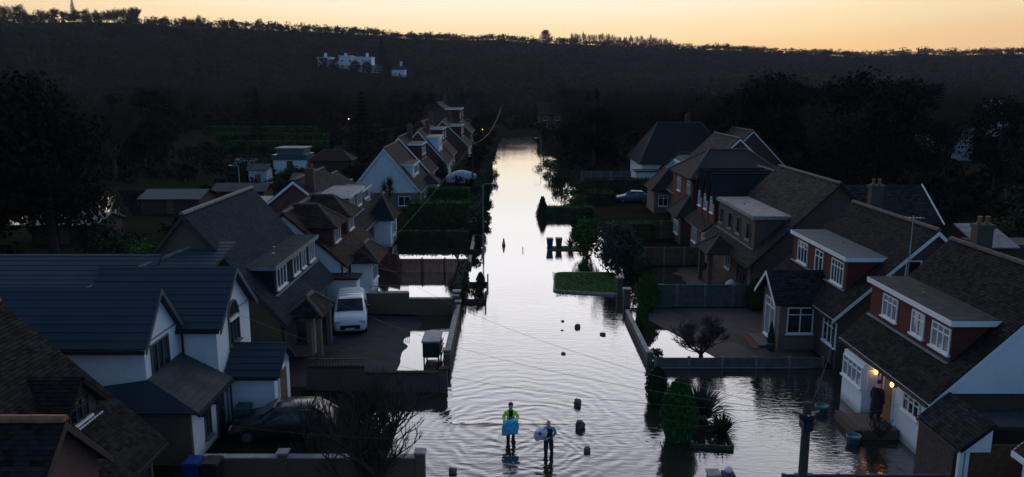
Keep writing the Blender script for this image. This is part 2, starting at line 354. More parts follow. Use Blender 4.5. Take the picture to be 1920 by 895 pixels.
def G(x, y):
    x = np.asarray(x, float); y = np.asarray(y, float)
    z = np.full(np.broadcast(x, y).shape, -.2)
    # left plots
    def put(mask, val): np.copyto(z, val, where=mask)
    sm = .05 * vnoise(x, y, 2.6, 1) + .03 * vnoise(x, y, .9, 2)
    L = x < -3.2
    put(L, np.interp(-x, [3.2, 5.5, 7.5, 10], [-.09, -.03, .06, .12]) + sm)
    put(L & (y > 34.3) & (y <= 46.8), np.interp(-x, [3.2, 5.2, 6.8, 9], [-.08, -.035, .035, .10]) + sm * .9)
    put(L & (y > 46.8) & (y <= 58.2), np.interp(-x, [3.2, 9.5, 11], [-.14, -.10, .05]))
    put(L & (y > 58.2) & (y <= 72), np.interp(-x, [3.2, 9.5, 11], [-.12, -.08, .05]) + sm)
    put(L & (y > 72) & (y <= 150), np.interp(-x, [3.2, 4.4, 6], [-.05, .0, .08]) + sm * 1.6)
    put(L & (y > 150), .12 + sm)
    put((x < -13) & (y > 10), .15 + sm)
    Rr = x > 7.1
    put(Rr & (y <= 37.4), np.interp(x, [7.1, 15.5, 17], [-.14, -.07, .06]) + sm * .5)
    put(Rr & (y > 37.4) & (y <= 48.3), np.interp(x + .35 * (y - 43), [7.1, 9.2, 10, 14], [-.09, -.012, .03, .10]) + sm * .12)
    put(Rr & (y > 48.3) & (y <= 60.2), np.interp(x, [7.1, 12.2, 14, 16], [-.10, -.03, .03, .08]) + sm * 1.2)
    put(Rr & (y > 60.2), np.interp(x, [7.1, 9, 12], [-.06, .02, .1]) + sm * 1.5)
    put((x > 17) & (y > 10), .12 + sm)
    # the river bend beyond the gardens on the left, seen between trunks
    put((x < -41) & (x > -75) & (y > 79) & (y < 108), -.15)
    # the road closes off at its far end
    put((np.abs(x - 1) < 9) & (y > 232), .15)
    d = np.hypot(x, y)
    z = z + np.where(d > 225, hill(x, y) * sst(255, 300, d), 0) + np.where(d > 160, .4 * sst(160, 230, d), 0) * (np.abs(x - 1.5) > 6)
    return z
def axis(parts):
    out = []
    for a, b, st in parts: out.append(np.arange(a, b, st))
    return np.unique(np.round(np.concatenate(out + [np.array([parts[-1][1]])]), 4))
xs = axis([(-2600, -1200, 150), (-1200, -100, 25), (-100, -30, 4), (-30, -14, 1.0), (-14, 18, .3), (18, 34, 1.0), (34, 100, 4), (100, 1200, 25), (1200, 2600, 150)])
ys = axis([(-120, 14, 8), (14, 24, 1), (24, 64, .3), (64, 110, .8), (110, 160, 2), (160, 300, 6), (300, 1700, 20), (1700, 3000, 130)])
gx, gy = np.meshgrid(xs, ys); gz = G(gx, gy)
nx, ny = len(xs), len(ys); idx = np.arange(nx * ny).reshape(ny, nx)
fc = np.stack([idx[:-1, :-1], idx[:-1, 1:], idx[1:, 1:], idx[1:, :-1]], -1).reshape(-1, 4)
ground = link('ground', np_mesh('ground', np.stack([gx, gy, gz], -1).reshape(-1, 3), fc, 'ground', smooth=True))
tag(ground, 'dark wet earth and grass of gardens and hillside', 'ground', kind='structure')
def sheet(name, x0, x1, y0, y1, mat, st=.25, lift=.006):
    a, b = np.meshgrid(np.arange(x0, x1 + 1e-6, st), np.arange(y0, y1 + 1e-6, st)); z = G(a, b) + lift; h, w = a.shape; ii = np.arange(h * w).reshape(h, w)
    f = np.stack([ii[:-1, :-1], ii[:-1, 1:], ii[1:, 1:], ii[1:, :-1]], -1).reshape(-1, 4)
    return link(name, np_mesh(name, np.stack([a, b, z], -1).reshape(-1, 3), f, mat, smooth=True))
tag(sheet('road', -1.2, 5.2, 15, 215, 'tarmac', 2, .02), 'flooded tarmac road down the middle of the street', 'road', kind='structure')
for nm, a, b in (('pavement', -3.1, -1.32), ('pavement', 5.32, 7.0)):
    m = MB(); m.box(a, b, 15, 215, -.25, -.08); tag(m.build(nm, 'concrete'), 'submerged footway beside the ' + ('left' if a < 0 else 'right') + ' garden walls', 'pavement', kind='structure')
for a in (-1.32, 5.2):
    m = MB(); m.box(a + .002, a + .118, 15, 215, -.3, -.075); tag(m.build('kerb', 'concrete'), 'submerged kerb along the ' + ('left' if a < 0 else 'right') + ' side of the road', 'kerb', kind='structure')
tag(sheet('driveway', -12.2, -3.6, 34.6, 46.5, 'tarmac'), 'dark tarmac driveway with puddles under the white van', 'driveway', kind='structure')
tag(sheet('driveway', 7.5, 16.0, 38.2, 48.0, 'pavers'), 'block paved drive running down into flood water', 'driveway', kind='structure')
tag(sheet('driveway', 8.0, 16.0, 48.8, 59.8, 'pavers'), 'wet paved drive behind the grey panel fence', 'driveway', kind='structure')
m = MB(); m.poly([(-420, -60, 0), (420, -60, 0), (420, 226, 0), (-420, 226, 0)])
tag(m.build('water', 'water'), 'brown flood water covering street and gardens', 'water', kind='structure')
# grass island by the roadside
pts = []
for cx, cy, a0 in ((3.7, 52.9, 180), (7.0, 52.2, 270), (7.0, 57.0, 0), (4.0, 57.0, 90)):
    for k in range(5): a = R(a0 + k * 22.5); pts.append((cx + .75 * math.cos(a), cy + .75 * math.sin(a), -.05))
isl = tag(MB().prism(pts, (0, 0, .17)).build('verge', 'grass'), 'small green grass verge standing out of the flood', 'verge', kind='structure')
k = MB()
for i in range(len(pts)):
    a, b = Vector(pts[i]), Vector(pts[(i + 1) % len(pts)]); k.beam(a + V(0, 0, .09), b + V(0, 0, .09), .11, .2)
tag(k.build('kerb_edging', 'coping', isl))
N = 5200; gxp = nr.uniform(3.05, 7.6, N); gyp = nr.uniform(51.6, 57.6, N); ang = nr.uniform(0, math.pi, N); hh = nr.uniform(.04, .10, N)
ctr = np.stack([gxp, gyp, np.full(N, .118)], -1); du = np.stack([np.cos(ang) * .018, np.sin(ang) * .018, 0 * ang], -1)
vv = np.stack([ctr - du, ctr + du, ctr + np.stack([nr.normal(0, .03, N), nr.normal(0, .03, N), hh], -1)], 1).reshape(-1, 3)
tag(link('grass', np_mesh('grass', vv, np.arange(3 * N).reshape(-1, 3), 'grass_blade')), 'short green grass growing on the roadside verge', 'grass', kind='stuff')

# ------------------------------------------------------------------ house helpers
def slope(parent, poly, mat, w=.19, g=.13, mode='tiles', name='roof_slope', thick=.12, seed=0):
    """a roof plane: poly[0]->poly[1] is the eave; courses of real tiles lie on a slab"""
    P = [Vector(p) for p in poly]
    n = (P[1] - P[0]).cross(P[-1] - P[0])
    if n.z < 0:
        P = [P[1], P[0]] + P[2:][::-1]; n = (P[1] - P[0]).cross(P[-1] - P[0])
    n.normalize(); u = (P[1] - P[0]).normalized(); v = n.cross(u); o0 = P[0]
    slab = MB().prism([p - n * thick for p in P], n * (thick - .002)).build(name, mat, parent)
    if mode == 'none': return slab
    uv = [((p - o0).dot(u), (p - o0).dot(v)) for p in P]; vmax = max(q[1] for q in uv)
    def span(vv):
        lo, hi = 1e9, -1e9
        for i in range(len(uv)):
            (a, b), (c, d) = uv[i], uv[(i + 1) % len(uv)]
            if abs(d - b) < 1e-9:
                if abs(vv - b) < 1e-6: lo = min(lo, a, c); hi = max(hi, a, c)
            elif min(b, d) - 1e-9 <= vv <= max(b, d) + 1e-9:
                q = a + (c - a) * (vv - b) / (d - b); lo = min(lo, q); hi = max(hi, q)
        return (lo, hi) if hi >= lo else None
    rg = random.Random(seed + 5); mb = MB(); rows = int(vmax / g)
    for r in range(rows + 1):
        v0 = r * g; v1 = min(v0 + g + .025, vmax)
        if v1 - v0 < .03: continue
        s0, s1 = span(v0), span(v1)
        if s0 is None or s1 is None: continue
        if mode == 'courses':
            c = MB(); a = o0 + u * (s0[0] - .01) + v * (v0 - .02); b = o0 + u * (s0[1] + .01) + v * (v0 - .02); d = o0 + u * s1[0] + v * v1; e = o0 + u * s1[1] + v * v1
            hl, hh = .034, .010
            i = 0; c.v = [tuple(a), tuple(b), tuple(e), tuple(d), tuple(a + n * hl), tuple(b + n * hl), tuple(e + n * hh), tuple(d + n * hh)]
            c.f = [(4, 5, 6, 7), (0, 1, 5, 4), (1, 2, 6, 5), (3, 0, 4, 7)]; c.m = [0] * 4
            c.build('tile_course', mat, slab); continue
        off = (r % 2) * w * .5; k0 = math.floor((min(s0[0], s1[0]) - off) / w); k1 = math.ceil((max(s0[1], s1[1]) - off) / w)
        for k in range(k0, k1):
            a0, a1 = k * w + off + .003, (k + 1) * w + off - .003
            b0, b1 = max(a0, s0[0]), min(a1, s0[1]); c0, c1 = max(a0, s1[0]), min(a1, s1[1])
            if b1 - b0 < .01 and c1 - c0 < .01: continue
            if b1 <= b0: b0 = b1 = min(max((b0 + b1) / 2, s0[0]), s0[1])
            if c1 <= c0: c0 = c1 = min(max((c0 + c1) / 2, s1[0]), s1[1])
            j = rg.uniform(-.006, .010); hl = .026 + j + (rg.random() < .02) * .02; hr = hl + rg.uniform(-.004, .004)
            q0 = o0 + u * b0 + v * v0; q1 = o0 + u * b1 + v * v0
            i = len(mb.v); mb.v += [tuple(q0), tuple(q1), tuple(q0 + n * hl), tuple(q1 + n * hr), tuple(o0 + u * c1 + v * v1 + n * .004), tuple(o0 + u * c0 + v * v1 + n * .004)]
            mb.f += [(i + 2, i + 3, i + 4, i + 5), (i, i + 1, i + 3, i + 2)]; mb.m += [0, 0]
    if mode == 'tiles': tag(mb.build('roof_tiles', mat, slab), kind='stuff')
    return slab
RT = {}
def ridge(parent, a, b, mat, L=.45, r=.13, each=True):
    """half-round ridge tiles from a to b"""
    a, b = Vector(a), Vector(b); d = b - a; n = max(1, round(d.length / L)); seg = d / n; dn = d.normalized()
    up = Vector((0, 0, 1)); sd = dn.cross(up).normalized(); u = sd.cross(dn)
    def one(m, p, q, k):
        prof = [(-1, -.25), (-.8, .35), (-.35, .75), (.35, .75), (.8, .35), (1, -.25)]
        rr = r * (1 + .05 * (k % 2)); m.prism([p + sd * x * rr + u * z * rr for x, z in prof], q - p)
    if each:
        for k in range(n): m = MB(); one(m, a + seg * k, a + seg * (k + .985), k); m.build('ridge_tile', mat, parent)
    else:
        m = MB()
        for k in range(n): one(m, a + seg * k, a + seg * (k + .985), k)
        tag(m.build('ridge_tiles', mat, parent), kind='stuff')
def window(parent, ax, c, sg, w, h, cols=2, top=0, frame='upvc', glass='glass_dark', sill=True, panes=True, fw=.06, sillmat=None):
    """window on a wall whose normal is +-x (ax='x') or +-y; c = centre on the wall plane"""
    cx, cy, cz = c
    def bx(m, a0, a1, z0, z1, d0, d1):
        if ax == 'x': m.box(cx + sg * d0, cx + sg * d1, cy + a0, cy + a1, cz + z0, cz + z1)
        else: m.box(cx + a0, cx + a1, cy + sg * d0, cy + sg * d1, cz + z0, cz + z1)
    m = MB(); x, z = w / 2, h / 2
    bx(m, -x, x, z - fw, z, -.02, .06); bx(m, -x, x, -z, -z + fw, -.02, .06); bx(m, -x, -x + fw, -z + fw, z - fw, -.02, .06); bx(m, x - fw, x, -z + fw, z - fw, -.02, .06)
    iw = (w - 2 * fw) / cols
    for k in range(1, cols): bx(m, -x + fw + iw * k - fw * .45, -x + fw + iw * k + fw * .45, -z + fw, z - fw, -.02, .055)
    if top: bx(m, -x + fw, x - fw, z - top - fw * .4, z - top + fw * .4, -.02, .05)
    o = m.build('window', frame, parent)
    cells = [(-x + fw + iw * k, -x + fw + iw * (k + 1)) for k in range(cols)]
    rows = [(-z + fw, z - fw)] if not top else [(-z + fw, z - top), (z - top, z - fw)]
    if panes:
        for a, b in cells:
            for p, q in rows: m = MB(); bx(m, a + .004, b - .004, p + .004, q - .004, -.01, .014); m.build('pane', glass, o)
    else:
        m = MB(); bx(m, -x + fw, x - fw, -z + fw, z - fw, -.01, .014); m.build('pane', glass, o)
    if sill: m = MB(); bx(m, -x - .06, x + .06, -z - .07, -z - .002, -.02, .13); m.build('sill', sillmat or frame, o)
    return o
def door(parent, ax, c, sg, w, h, mat, frame='upvc', glass=True):
    cx, cy, cz = c
    def bx(m, a0, a1, z0, z1, d0, d1):
        if ax == 'x': m.box(cx + sg * d0, cx + sg * d1, cy + a0, cy + a1, cz + z0, cz + z1)
        else: m.box(cx + a0, cx + a1, cy + sg * d0, cy + sg * d1, cz + z0, cz + z1)
    m = MB(); x = w / 2; bx(m, -x + .06, x - .06, .02, h - .06, -.01, .03); o = m.build('door', mat, parent)
    m = MB(); bx(m, -x, -x + .058, 0, h, -.02, .06); bx(m, x - .058, x, 0, h, -.02, .06); bx(m, -x + .058, x - .058, h - .058, h, -.02, .06); m.build('door_frame', frame, o)
    if glass: m = MB(); bx(m, -x * .5, x * .5, h * .55, h * .85, .031, .04); m.build('pane', 'glass_dark', o)
    m = MB(); bx(m, x - .2, x - .1, h * .47, h * .5, .031, .07); m.build('handle', 'galvanised', o)
    return o
class Chalet: pass
def chalet(name, label, s, xf, xr, y0, y1, ze, zr, wall, gable, roof, xb=None, zb=None, eo=.4, vo=.3, barge='upvc', tile=(.19, .13), mode='tiles', ridgemat='ridge_brown', each=True, gut='plastic_black', loc=None, cat='house'):
    """a house with its ridge along the street; s=+1 when its front faces +x"""
    h = Chalet(); h.s, h.xf, h.xr, h.y0, h.y1, h.ze, h.zr = s, xf, xr, y0, y1, ze, zr
    h.k = (zr - ze) / abs(xr - xf); xb = xb if xb is not None else 2 * xr - xf; zb = zb if zb is not None else zr - h.k * abs(xb - xr)
    h.xw = xf - s * eo; xbw = xb + s * eo; ya, yb = y0 + vo, y1 - vo; h.ya, h.yb = ya, yb
    o = thing(name, label, cat, loc or ((xf + xb) / 2, (y0 + y1) / 2, 0)); h.o = o
    kb = (zr - zb) / abs(xb - xr)
    zf = ze + h.k * eo - .14; zbk = zb + kb * eo - .14; zt = zr - .16; h.zf = zf
    MB().box(h.xw, h.xw - s * .12, ya + .001, yb - .001, -.4, zf).build('wall', wall, o); MB().box(xbw, xbw + s * .12, ya + .001, yb - .001, -.4, zbk).build('wall', wall, o)
    for y, d in ((ya, .12), (yb, -.12)):
        m = MB().prism([(h.xw - s * .002, y, -.4), (h.xw - s * .002, y, zf), (xr, y, zt), (xbw + s * .002, y, zbk), (xbw + s * .002, y, -.4)], (0, d, 0)); m.build('gable_wall', gable, o)
    h.front = slope(o, [(xf, y0, ze), (xf, y1, ze), (xr, y1, zr), (xr, y0, zr)], roof, tile[0], tile[1], mode, seed=int(abs(xf * 7 + y0)))
    h.back = slope(o, [(xb, y0, zb), (xb, y1, zb), (xr, y1, zr), (xr, y0, zr)], roof, tile[0], tile[1], 'none' if mode != 'tiles' else 'tiles', seed=3)
    ridge(o, (xr, y0, zr + .02), (xr, y1, zr + .02), ridgemat, each=each)
    if barge:
        for y in (y0 - .02, y1 - .02):
            for (xa, za) in ((xf, ze), (xb, zb)):
                a = Vector((xa, y, za - .13)); b = Vector((xr, y, zr - .13)); MB().prism([a + V(0, 0, -.13), a + V(0, 0, .09), b + V(0, 0, .09), b + V(0, 0, -.13)], (0, .04, 0)).build('bargeboard', barge, o)
    g = MB(); g.box(xf - s * .02, xf + s * .10, y0 + .05, y1 - .05, ze - .16, ze - .06); g.build('gutter', gut, o)
    f = MB(); f.box(xf - s * .06, xf - s * .025, y0 + .05, y1 - .05, ze - .22, ze - .03); f.build('fascia', barge or 'timber_dark', o)
    m = MB(); m.tube([(h.xw + s * .08, ya + .15, ze - .16), (h.xw + s * .08, ya + .15, -.2)], .04, 8); m.build('downpipe', gut, o)
    return h
def flat_dormer(h, xd, y0, y1, zt, wall, roof, fascia='upvc', oh=.16, zbase=None):
    s = h.s; xk = h.xf - s * (zt - h.ze + .05) / h.k; zb = h.ze + h.k * abs(xd - h.xf) - .05
    m = MB(); m.prism([(xd, y0, zb), (xd, y0, zt), (xk - s * .3, y0, zt), (xk - s * .3, y0, zt - .15)], (0, y1 - y0, 0)); d = m.build('dormer', wall, h.o)
    m = MB(); m.box(xd + s * oh, xk - s * .5, y0 - oh, y1 + oh, zt + .002, zt + .1); m.build('dormer_roof', roof, d)
    m = MB(); m.box(xd + s * (oh + .002), xd + s * (oh + .03), y0 - oh, y1 + oh, zt - .14, zt + .08); m.build('fascia', fascia, d)
    for y in (y0 - oh - .03, y1 + oh + .002): m = MB(); m.box(xd + s * oh, xk, y, y + .028, zt - .14, zt + .08); m.build('fascia', fascia, d)
    m = MB(); m.box(xd + s * .02, xd + s * .16, y0 - .02, y1 + .02, zb + .03, zb + .075); m.build('flashing', 'lead', d)
    m = MB()
    for _ in range(5): a, b = rng.uniform(0, 1), rng.uniform(0, 1); m.tube([(xd - s * (.3 + a), y0 + .5 + b * (y1 - y0 - 1), zt + .1), (xd - s * (.3 + a), y0 + .5 + b * (y1 - y0 - 1), zt + .18)], .05, 6); break
    m.build('roof_vent', 'lead', d)
    return d
def chimney(h, x, y, z0, z1, mat='brick_dark', w=.7, d=.5, pots=2):
    c = MB().box(x - w / 2, x + w / 2, y - d / 2, y + d / 2, z0, z1).box(x - w / 2 - .05, x + w / 2 + .05, y - d / 2 - .05, y + d / 2 + .05, z1 - .12, z1 - .002 + .06).build('chimney', mat, h.o if hasattr(h, 'o') else h)
    for k in range(pots): px = x - w / 4 + k * w / 2; MB().lathe([(.11, 0), (.12, .05), (.09, .12), (.09, .3), (.11, .34)], (px, y, z1 + .062)).build('chimney_pot', 'ridge_orange', c)
    return c
def hip_roof(parent, x0, x1, y0, y1, ze, zr, mat, axis='x', ins=None, mode='none', tile=(.2, .15), rmat='ridge_brown'):
    """hipped roof on a rectangle; axis of its ridge"""
    if axis == 'x':
        i = ins if ins is not None else (y1 - y0) / 2; ym = (y0 + y1) / 2; a, b = (x0 + i, ym, zr), (x1 - i, ym, zr)
        A, B, C, D = (x0, y0, ze), (x1, y0, ze), (x1, y1, ze), (x0, y1, ze)
        fs = [[A, B, b, a], [C, D, a, b], [B, C, b], [D, A, a]]
    else:
        i = ins if ins is not None else (x1 - x0) / 2; xm = (x0 + x1) / 2; a, b = (xm, y0 + i, zr), (xm, y1 - i, zr)
        A, B, C, D = (x0, y0, ze), (x1, y0, ze), (x1, y1, ze), (x0, y1, ze)
        fs = [[B, C, b, a], [D, A, a, b], [A, B, a], [C, D, b]]
    first = None
    for k, f in enumerate(fs):
        if len(f) == 4 and (Vector(f[2]) - Vector(f[3])).length < .02: f = f[:3]
        q = slope(parent, f, mat, tile[0], tile[1], mode, thick=.08); first = first or q
    ridge(first, V(*a) + V(0, 0, .02) - (V(*b) - V(*a)) * .01, V(*b) + V(0, 0, .02) + V(.001, .001, 0), rmat, each=False)
    for c, t_ in ((A, a), (B, b if axis == 'x' else a), (C, b), (D, a if axis == 'x' else b)): ridge(first, V(*c) + V(0, 0, .02), V(*t_) + V(0, 0, .02), rmat, r=.1, each=False)
    return first

# ------------------------------------------------------------------ RIGHT SIDE
# R1: white house with the lit porch lamps and the red dormer
h = chalet('house', 'white rendered house with long red dormer and two lit door lamps', -1, 15.3, 20.0, 26.7, 34.6, 2.6, 7.25, 'render_white', 'brick_dark', 'tile_brown', vo=.32)
R1 = h.o
MB().prism([(15.95, 26.72, 3.0), (24.05, 26.72, 3.0), (20, 26.72, 7.06)], (0, .29, 0)).build('gable_panel', 'render_white', R1); MB().prism([(15.42, 26.73, 2.46), (15.95, 26.73, 2.46), (15.95, 26.73, 3.0), (15.42, 26.73, 2.56)], (0, .28, 0)).build('eave_box', 'render_white', R1)
d = flat_dormer(h, 16.5, 27.75, 34.35, 5.42, 'tile_hung', 'felt_moss')
for yc, w, c in ((32.5, 1.3, 3), (30.15, .98, 2), (28.45, 1.28, 3)): window(R1, 'x', (16.5, yc, 4.6), -1, w, 1.0, c, .3, glass='glass_curtain')
m = MB().prism([(15.7, 31.25, -.35), (15.1, 31.5, -.35), (15.1, 33.5, -.35), (15.7, 33.75, -.35)], (0, 0, 2.72)); m.build('bay', 'render_white', R1)
window(R1, 'x', (15.1, 32.5, 1.72), -1, 1.9, .95, 4, .28, glass='glass_curtain')
m = MB().box(15.2, 15.66, 31.33, 31.39, 1.25, 1.31).box(15.2, 15.66, 31.33, 31.39, 2.1, 2.16).box(15.2, 15.26, 31.3, 31.36, 1.31, 2.1).box(15.6, 15.66, 31.25, 31.33, 1.31, 2.1); m.build('window', 'upvc', R1)
window(R1, 'x', (15.7, 28.55, 1.75), -1, 1.25, .75, 3, .25)
door(R1, 'x', (15.7, 30.35, .32), -1, .85, 2.0, 'door_orange', 'upvc', False)
window(R1, 'x', (15.7, 30.98, 1.32), -1, .35, 1.9, 1, 0, glass='glass_dark', sill=False)
for yy in (31.22, 29.83):
    L = MB().box(15.52, 15.7, yy - .035, yy + .035, 2.0, 2.2).build('lamp_bracket', 'iron_black', R1)
    MB().lathe([(.03, -.11), (.07, -.06), (.075, .03), (.05, .09)], (15.5, yy, 2.12), 10).build('lamp_glass', 'lamp_glow', L)
    q = bpy.data.objects.new('lamp_light', bpy.data.lights.new('lamp_light', 'POINT')); col.objects.link(q); q.parent = L; q.location = V(15.35, yy, 2.12) - worldloc(L); q.data.energy = .22; q.data.color = (1, .55, .22); q.data.shadow_soft_size = .08
chimney(h, 20.6, 33.3, 6.2, 8.1)
m = MB().box(14.2, 15.7, 29.5, 31.2, -.3, .30).box(13.9, 14.2, 29.3, 31.3, -.3, .36).box(14.2, 15.66, 29.2, 29.5, -.3, .40); m.build('front_step', 'brick_dark', R1)
# side canopy
o = thing('side_porch', 'small half gabled porch with white end and post beside the white house', 'porch', (15.5, 25.4, 0))
slope(o, [(14.9, 23.9, 2.15), (14.9, 26.65, 2.15), (16.0, 26.65, 3.1), (16.0, 23.9, 3.1)], 'tile_dark', .19, .13)
MB().prism([(14.98, 23.98, 2.05), (15.98, 23.98, 2.05), (15.98, 23.98, 2.95), (15.02, 23.98, 2.14)], (0, .06, 0)).build('gable_panel', 'render_white', o)
MB().box(14.98, 15.12, 24.0, 24.14, -.3, 2.05).build('post', 'upvc', o); MB().box(15.2, 15.32, 24.02, 24.12, -.3, 2.05).build('post', 'upvc', o)
MB().box(14.95, 15.0, 24.2, 26.6, -.3, 2.05).build('side_panel', 'timber_dark', o); MB().box(15.4, 18.5, 24.6, 24.66, -.3, 2.0).build('gate', 'timber_brown', o); MB().tube([(14.85, 24.1, 2.1), (14.85, 24.1, -.2)], .035, 8).build('downpipe', 'plastic_black', o)
MB().box(14.82, 14.9, 23.95, 26.6, 2.05, 2.13).build('gutter', 'plastic_black', o)
MB().box(16.05, 20, 25.2, 26.5, 2.3, 2.4).build('flat_roof', 'felt_grey', o)
# corner of the next house nearer the camera
o = thing('house', 'corner of a brown tiled house at the lower right edge of the picture', 'house', (18, 20, 0))
slope(o, [(16.05, 15, 2.6), (16.05, 23.0, 2.6), (20.8, 23.0, 7), (20.8, 15, 7)], 'tile_red', .19, .13)
MB().box(16.4, 24, 15.2, 22.8, -.3, 2.75).build('wall', 'brick_red', o); MB().box(15.98, 16.08, 15, 23, 2.42, 2.6).build('gutter', 'upvc', o); MB().box(16.28, 16.4, 22.66, 22.8, -.3, 2.6).build('corner_post', 'upvc', o)
MB().prism([(16.05, 23.0, 2.35), (16.05, 23.0, 2.6), (20.8, 23.0, 7), (20.8, 23, 6.75)], (0, .04, 0)).build('bargeboard', 'upvc', o)

# R2: brick house, pale flat dormer, front porch with bay
h = chalet('house', 'brown brick house with blue grey flat dormer and gabled front porch', -1, 15.9, 20.75, 36.9, 46.6, 2.75, 7.2, 'brick_dark', 'brick_dark', 'tile_brown', vo=.3)
R2 = h.o
flat_dormer(h, 17.05, 38.3, 45.9, 5.5, 'tile_hung', 'felt_teal')
for yc, w, c in ((44.3, 1.5, 3), (41.85, 1.1, 2), (39.4, 1.5, 4)): window(R2, 'x', (17.05, yc, 4.55), -1, w, 1.25, c, .35)
window(R2, 'y', (19.8, 37.2, 5.2), -1, .8, .9, 1, 0); window(R2, 'x', (16.3, 38.0, 1.75), -1, 1.6, 1.3, 3, .35)
MB().box(14.35, 16.3, 39.9, 42.6, -.3, 2.75).build('porch', 'brick_pale', R2)
MB().prism([(14.35, 39.7, 2.75), (14.35, 42.9, 2.75), (14.35, 41.3, 4.05)], (.1, 0, 0)).build('porch_gable', 'brick_pale', R2)
slope(R2, [(13.95, 39.55, 2.72), (17.6, 39.55, 2.72), (17.6, 41.3, 4.2), (13.95, 41.3, 4.2)], 'tile_dark', .19, .13)
slope(R2, [(13.95, 43.05, 2.72), (17.6, 43.05, 2.72), (17.6, 41.3, 4.2), (13.95, 41.3, 4.2)], 'tile_dark', .19, .13)
for y in (39.55, 43.05): a = V(13.92, y, 2.6); b = V(13.92, 41.3, 4.08); MB().prism([a - V(0, 0, .1), a + V(0, 0, .1), b + V(0, 0, .1), b - V(0, 0, .1)], (.04, 0, 0)).build('bargeboard', 'upvc', R2)
window(R2, 'y', (15.45, 39.9, 1.75), -1, 1.4, 1.45, 2, .4); window(R2, 'x', (14.35, 41.3, 1.5), -1, 1.6, 2.2, 2, .45, glass='glass_curtain')
MB().box(13.5, 14.33, 40.3, 42.4, -.3, .22).box(13.1, 13.498, 40.1, 42.6, -.3, .12).build('front_step', 'brick_red', R2)
chimney(h, 21.6, 45.6, 6.2, 8.3)
o = thing('aerial', 'thin television aerial mast between the two dormer houses', 'aerial', (19.2, 36.0, 0))
MB().tube([(19.2, 36.5, 4.2), (19.2, 36.5, 8.0)], .025, 6).tube([(18.9, 36.5, 7.9), (19.7, 36.5, 7.9)], .012, 5).build('mast', 'galvanised', o)
for k in range(5): MB().tube([(18.95 + k * .17, 36.25, 7.9), (18.95 + k * .17, 36.75, 7.9)], .008, 4).build('rod', 'galvanised', o)

# R3: brick house, pale flat block in front, steep tiled gable
h = chalet('house', 'brick house with pale flat roofed front block and steep plain gable', -1, 15.25, 20.8, 48.6, 60.2, 2.65, 8.05, 'brick_dark', 'brick_dark', 'tile_mid', vo=.25, barge=None, tile=(.25, .17))
R3 = h.o
flat_dormer(h, 16.05, 50.3, 59.3, 5.62, 'brick_dark', 'felt_pale', 'lead')
for yc in (58.3, 56.0, 53.9, 51.6): window(R3, 'x', (16.05, yc, 4.45), -1, .85, 1.15, 1, 0, 'upvc_grey', sillmat='coping')
window(R3, 'x', (15.65, 51.2, 1.5), -1, 2.2, 1.3, 3, .35, 'timber_dark'); window(R3, 'x', (15.65, 54.8, 1.6), -1, 1.2, 1.0, 2, 0, sillmat='coping')
pr = hip_roof(R3, 13.6, 16.2, 52.9, 56.2, 2.55, 3.75, 'tile_mid', 'x', 1.4, 'none')
for yy in (53.2, 55.8): MB().box(13.85, 14.15, yy, yy + .3, -.3, 2.5).build('porch_post', 'brick_red', R3)
o = thing('wrapped_bundle', 'pale wrapped bundle beside the brick porch', 'bundle', (15.0, 50.9, 0))
m = MB(); m.lathe([(.28, 0), (.42, .25), (.45, .6), (.36, .95), (.15, 1.15)], (14.9, 51.0, .05), 9); m.build('wrapping', 'tarp', o, True); MB().lathe([(.43, .5), (.47, .55), (.43, .6)], (14.9, 51, .05), 9).build('strap', 'cloth_black', o)

# R4: three narrow gablets
h = chalet('house', 'brick house with three steep narrow gablets in a row', -1, 15.4, 21.5, 60.8, 67.6, 2.7, 7.3, 'brick_red', 'brick_red', 'tile_dark', vo=.2, tile=(.3, .2), each=False, gut='upvc')
R4 = h.o
for k, yc in enumerate((61.6, 63.6, 65.6)):
    MB().prism([(16.1, yc - .85, 3.2), (16.1, yc + .85, 3.2), (16.1, yc + .85, 5.2), (16.1, yc, 7.2), (16.1, yc - .85, 5.2)], (3.5, 0, 0)).build('gablet', 'tile_hung', R4)
    for sg in (-1, 1): slope(R4, [(15.9, yc + sg * 1.0, 5.0), (21.5, yc + sg * 1.0, 5.0), (21.5, yc, 7.35), (15.9, yc, 7.35)], 'tile_dark', .3, .2, 'none')
    window(R4, 'x', (16.1, yc, 4.75), -1, 1.0, 1.25, 2, .3)
slope(R4, [(15.2, 60.9, 2.7), (15.2, 67.4, 2.7), (16.6, 67.4, 3.7), (16.6, 60.9, 3.7)], 'tile_mid', .25, .18)
for yc in (62.4, 65.8): window(R4, 'x', (15.8, yc, 1.5), -1, 1.6, 1.2, 3, .3)
# R5: hipped brown roofs
o = thing('house', 'brown hipped house with tall narrow side window behind the gablets', 'house', (20, 73, 0)); R5 = o
MB().box(16.2, 24.5, 69.0, 77.5, -.3, 6.1).build('wall', 'tile_hung', o); hip_roof(o, 15.8, 25.0, 68.6, 77.9, 6.0, 8.3, 'tile_mid', 'x', 2.8)
hip_roof(o, 14.6, 19, 67.9, 72.5, 2.7, 4.8, 'tile_mid', 'x', 2.0); MB().box(15.1, 18, 68.3, 72.1, -.3, 2.75).build('front_room', 'brick_red', o)
window(o, 'x', (16.2, 70.4, 4.9), -1, 1.1, 1.5, 2, .35); window(o, 'x', (16.2, 74.5, 4.9), -1, 1.5, 1.3, 3, .3); window(o, 'x', (15.1, 70, 1.5), -1, 1.7, 1.2, 3, .3, panes=False)
h = chalet('house', 'brick house with steep plain gable standing behind the hipped roofs', -1, 17.2, 23.5, 80.0, 90.5, 3.0, 8.9, 'brick_dark', 'brick_red', 'tile_mid', each=False, tile=(.35, .25))
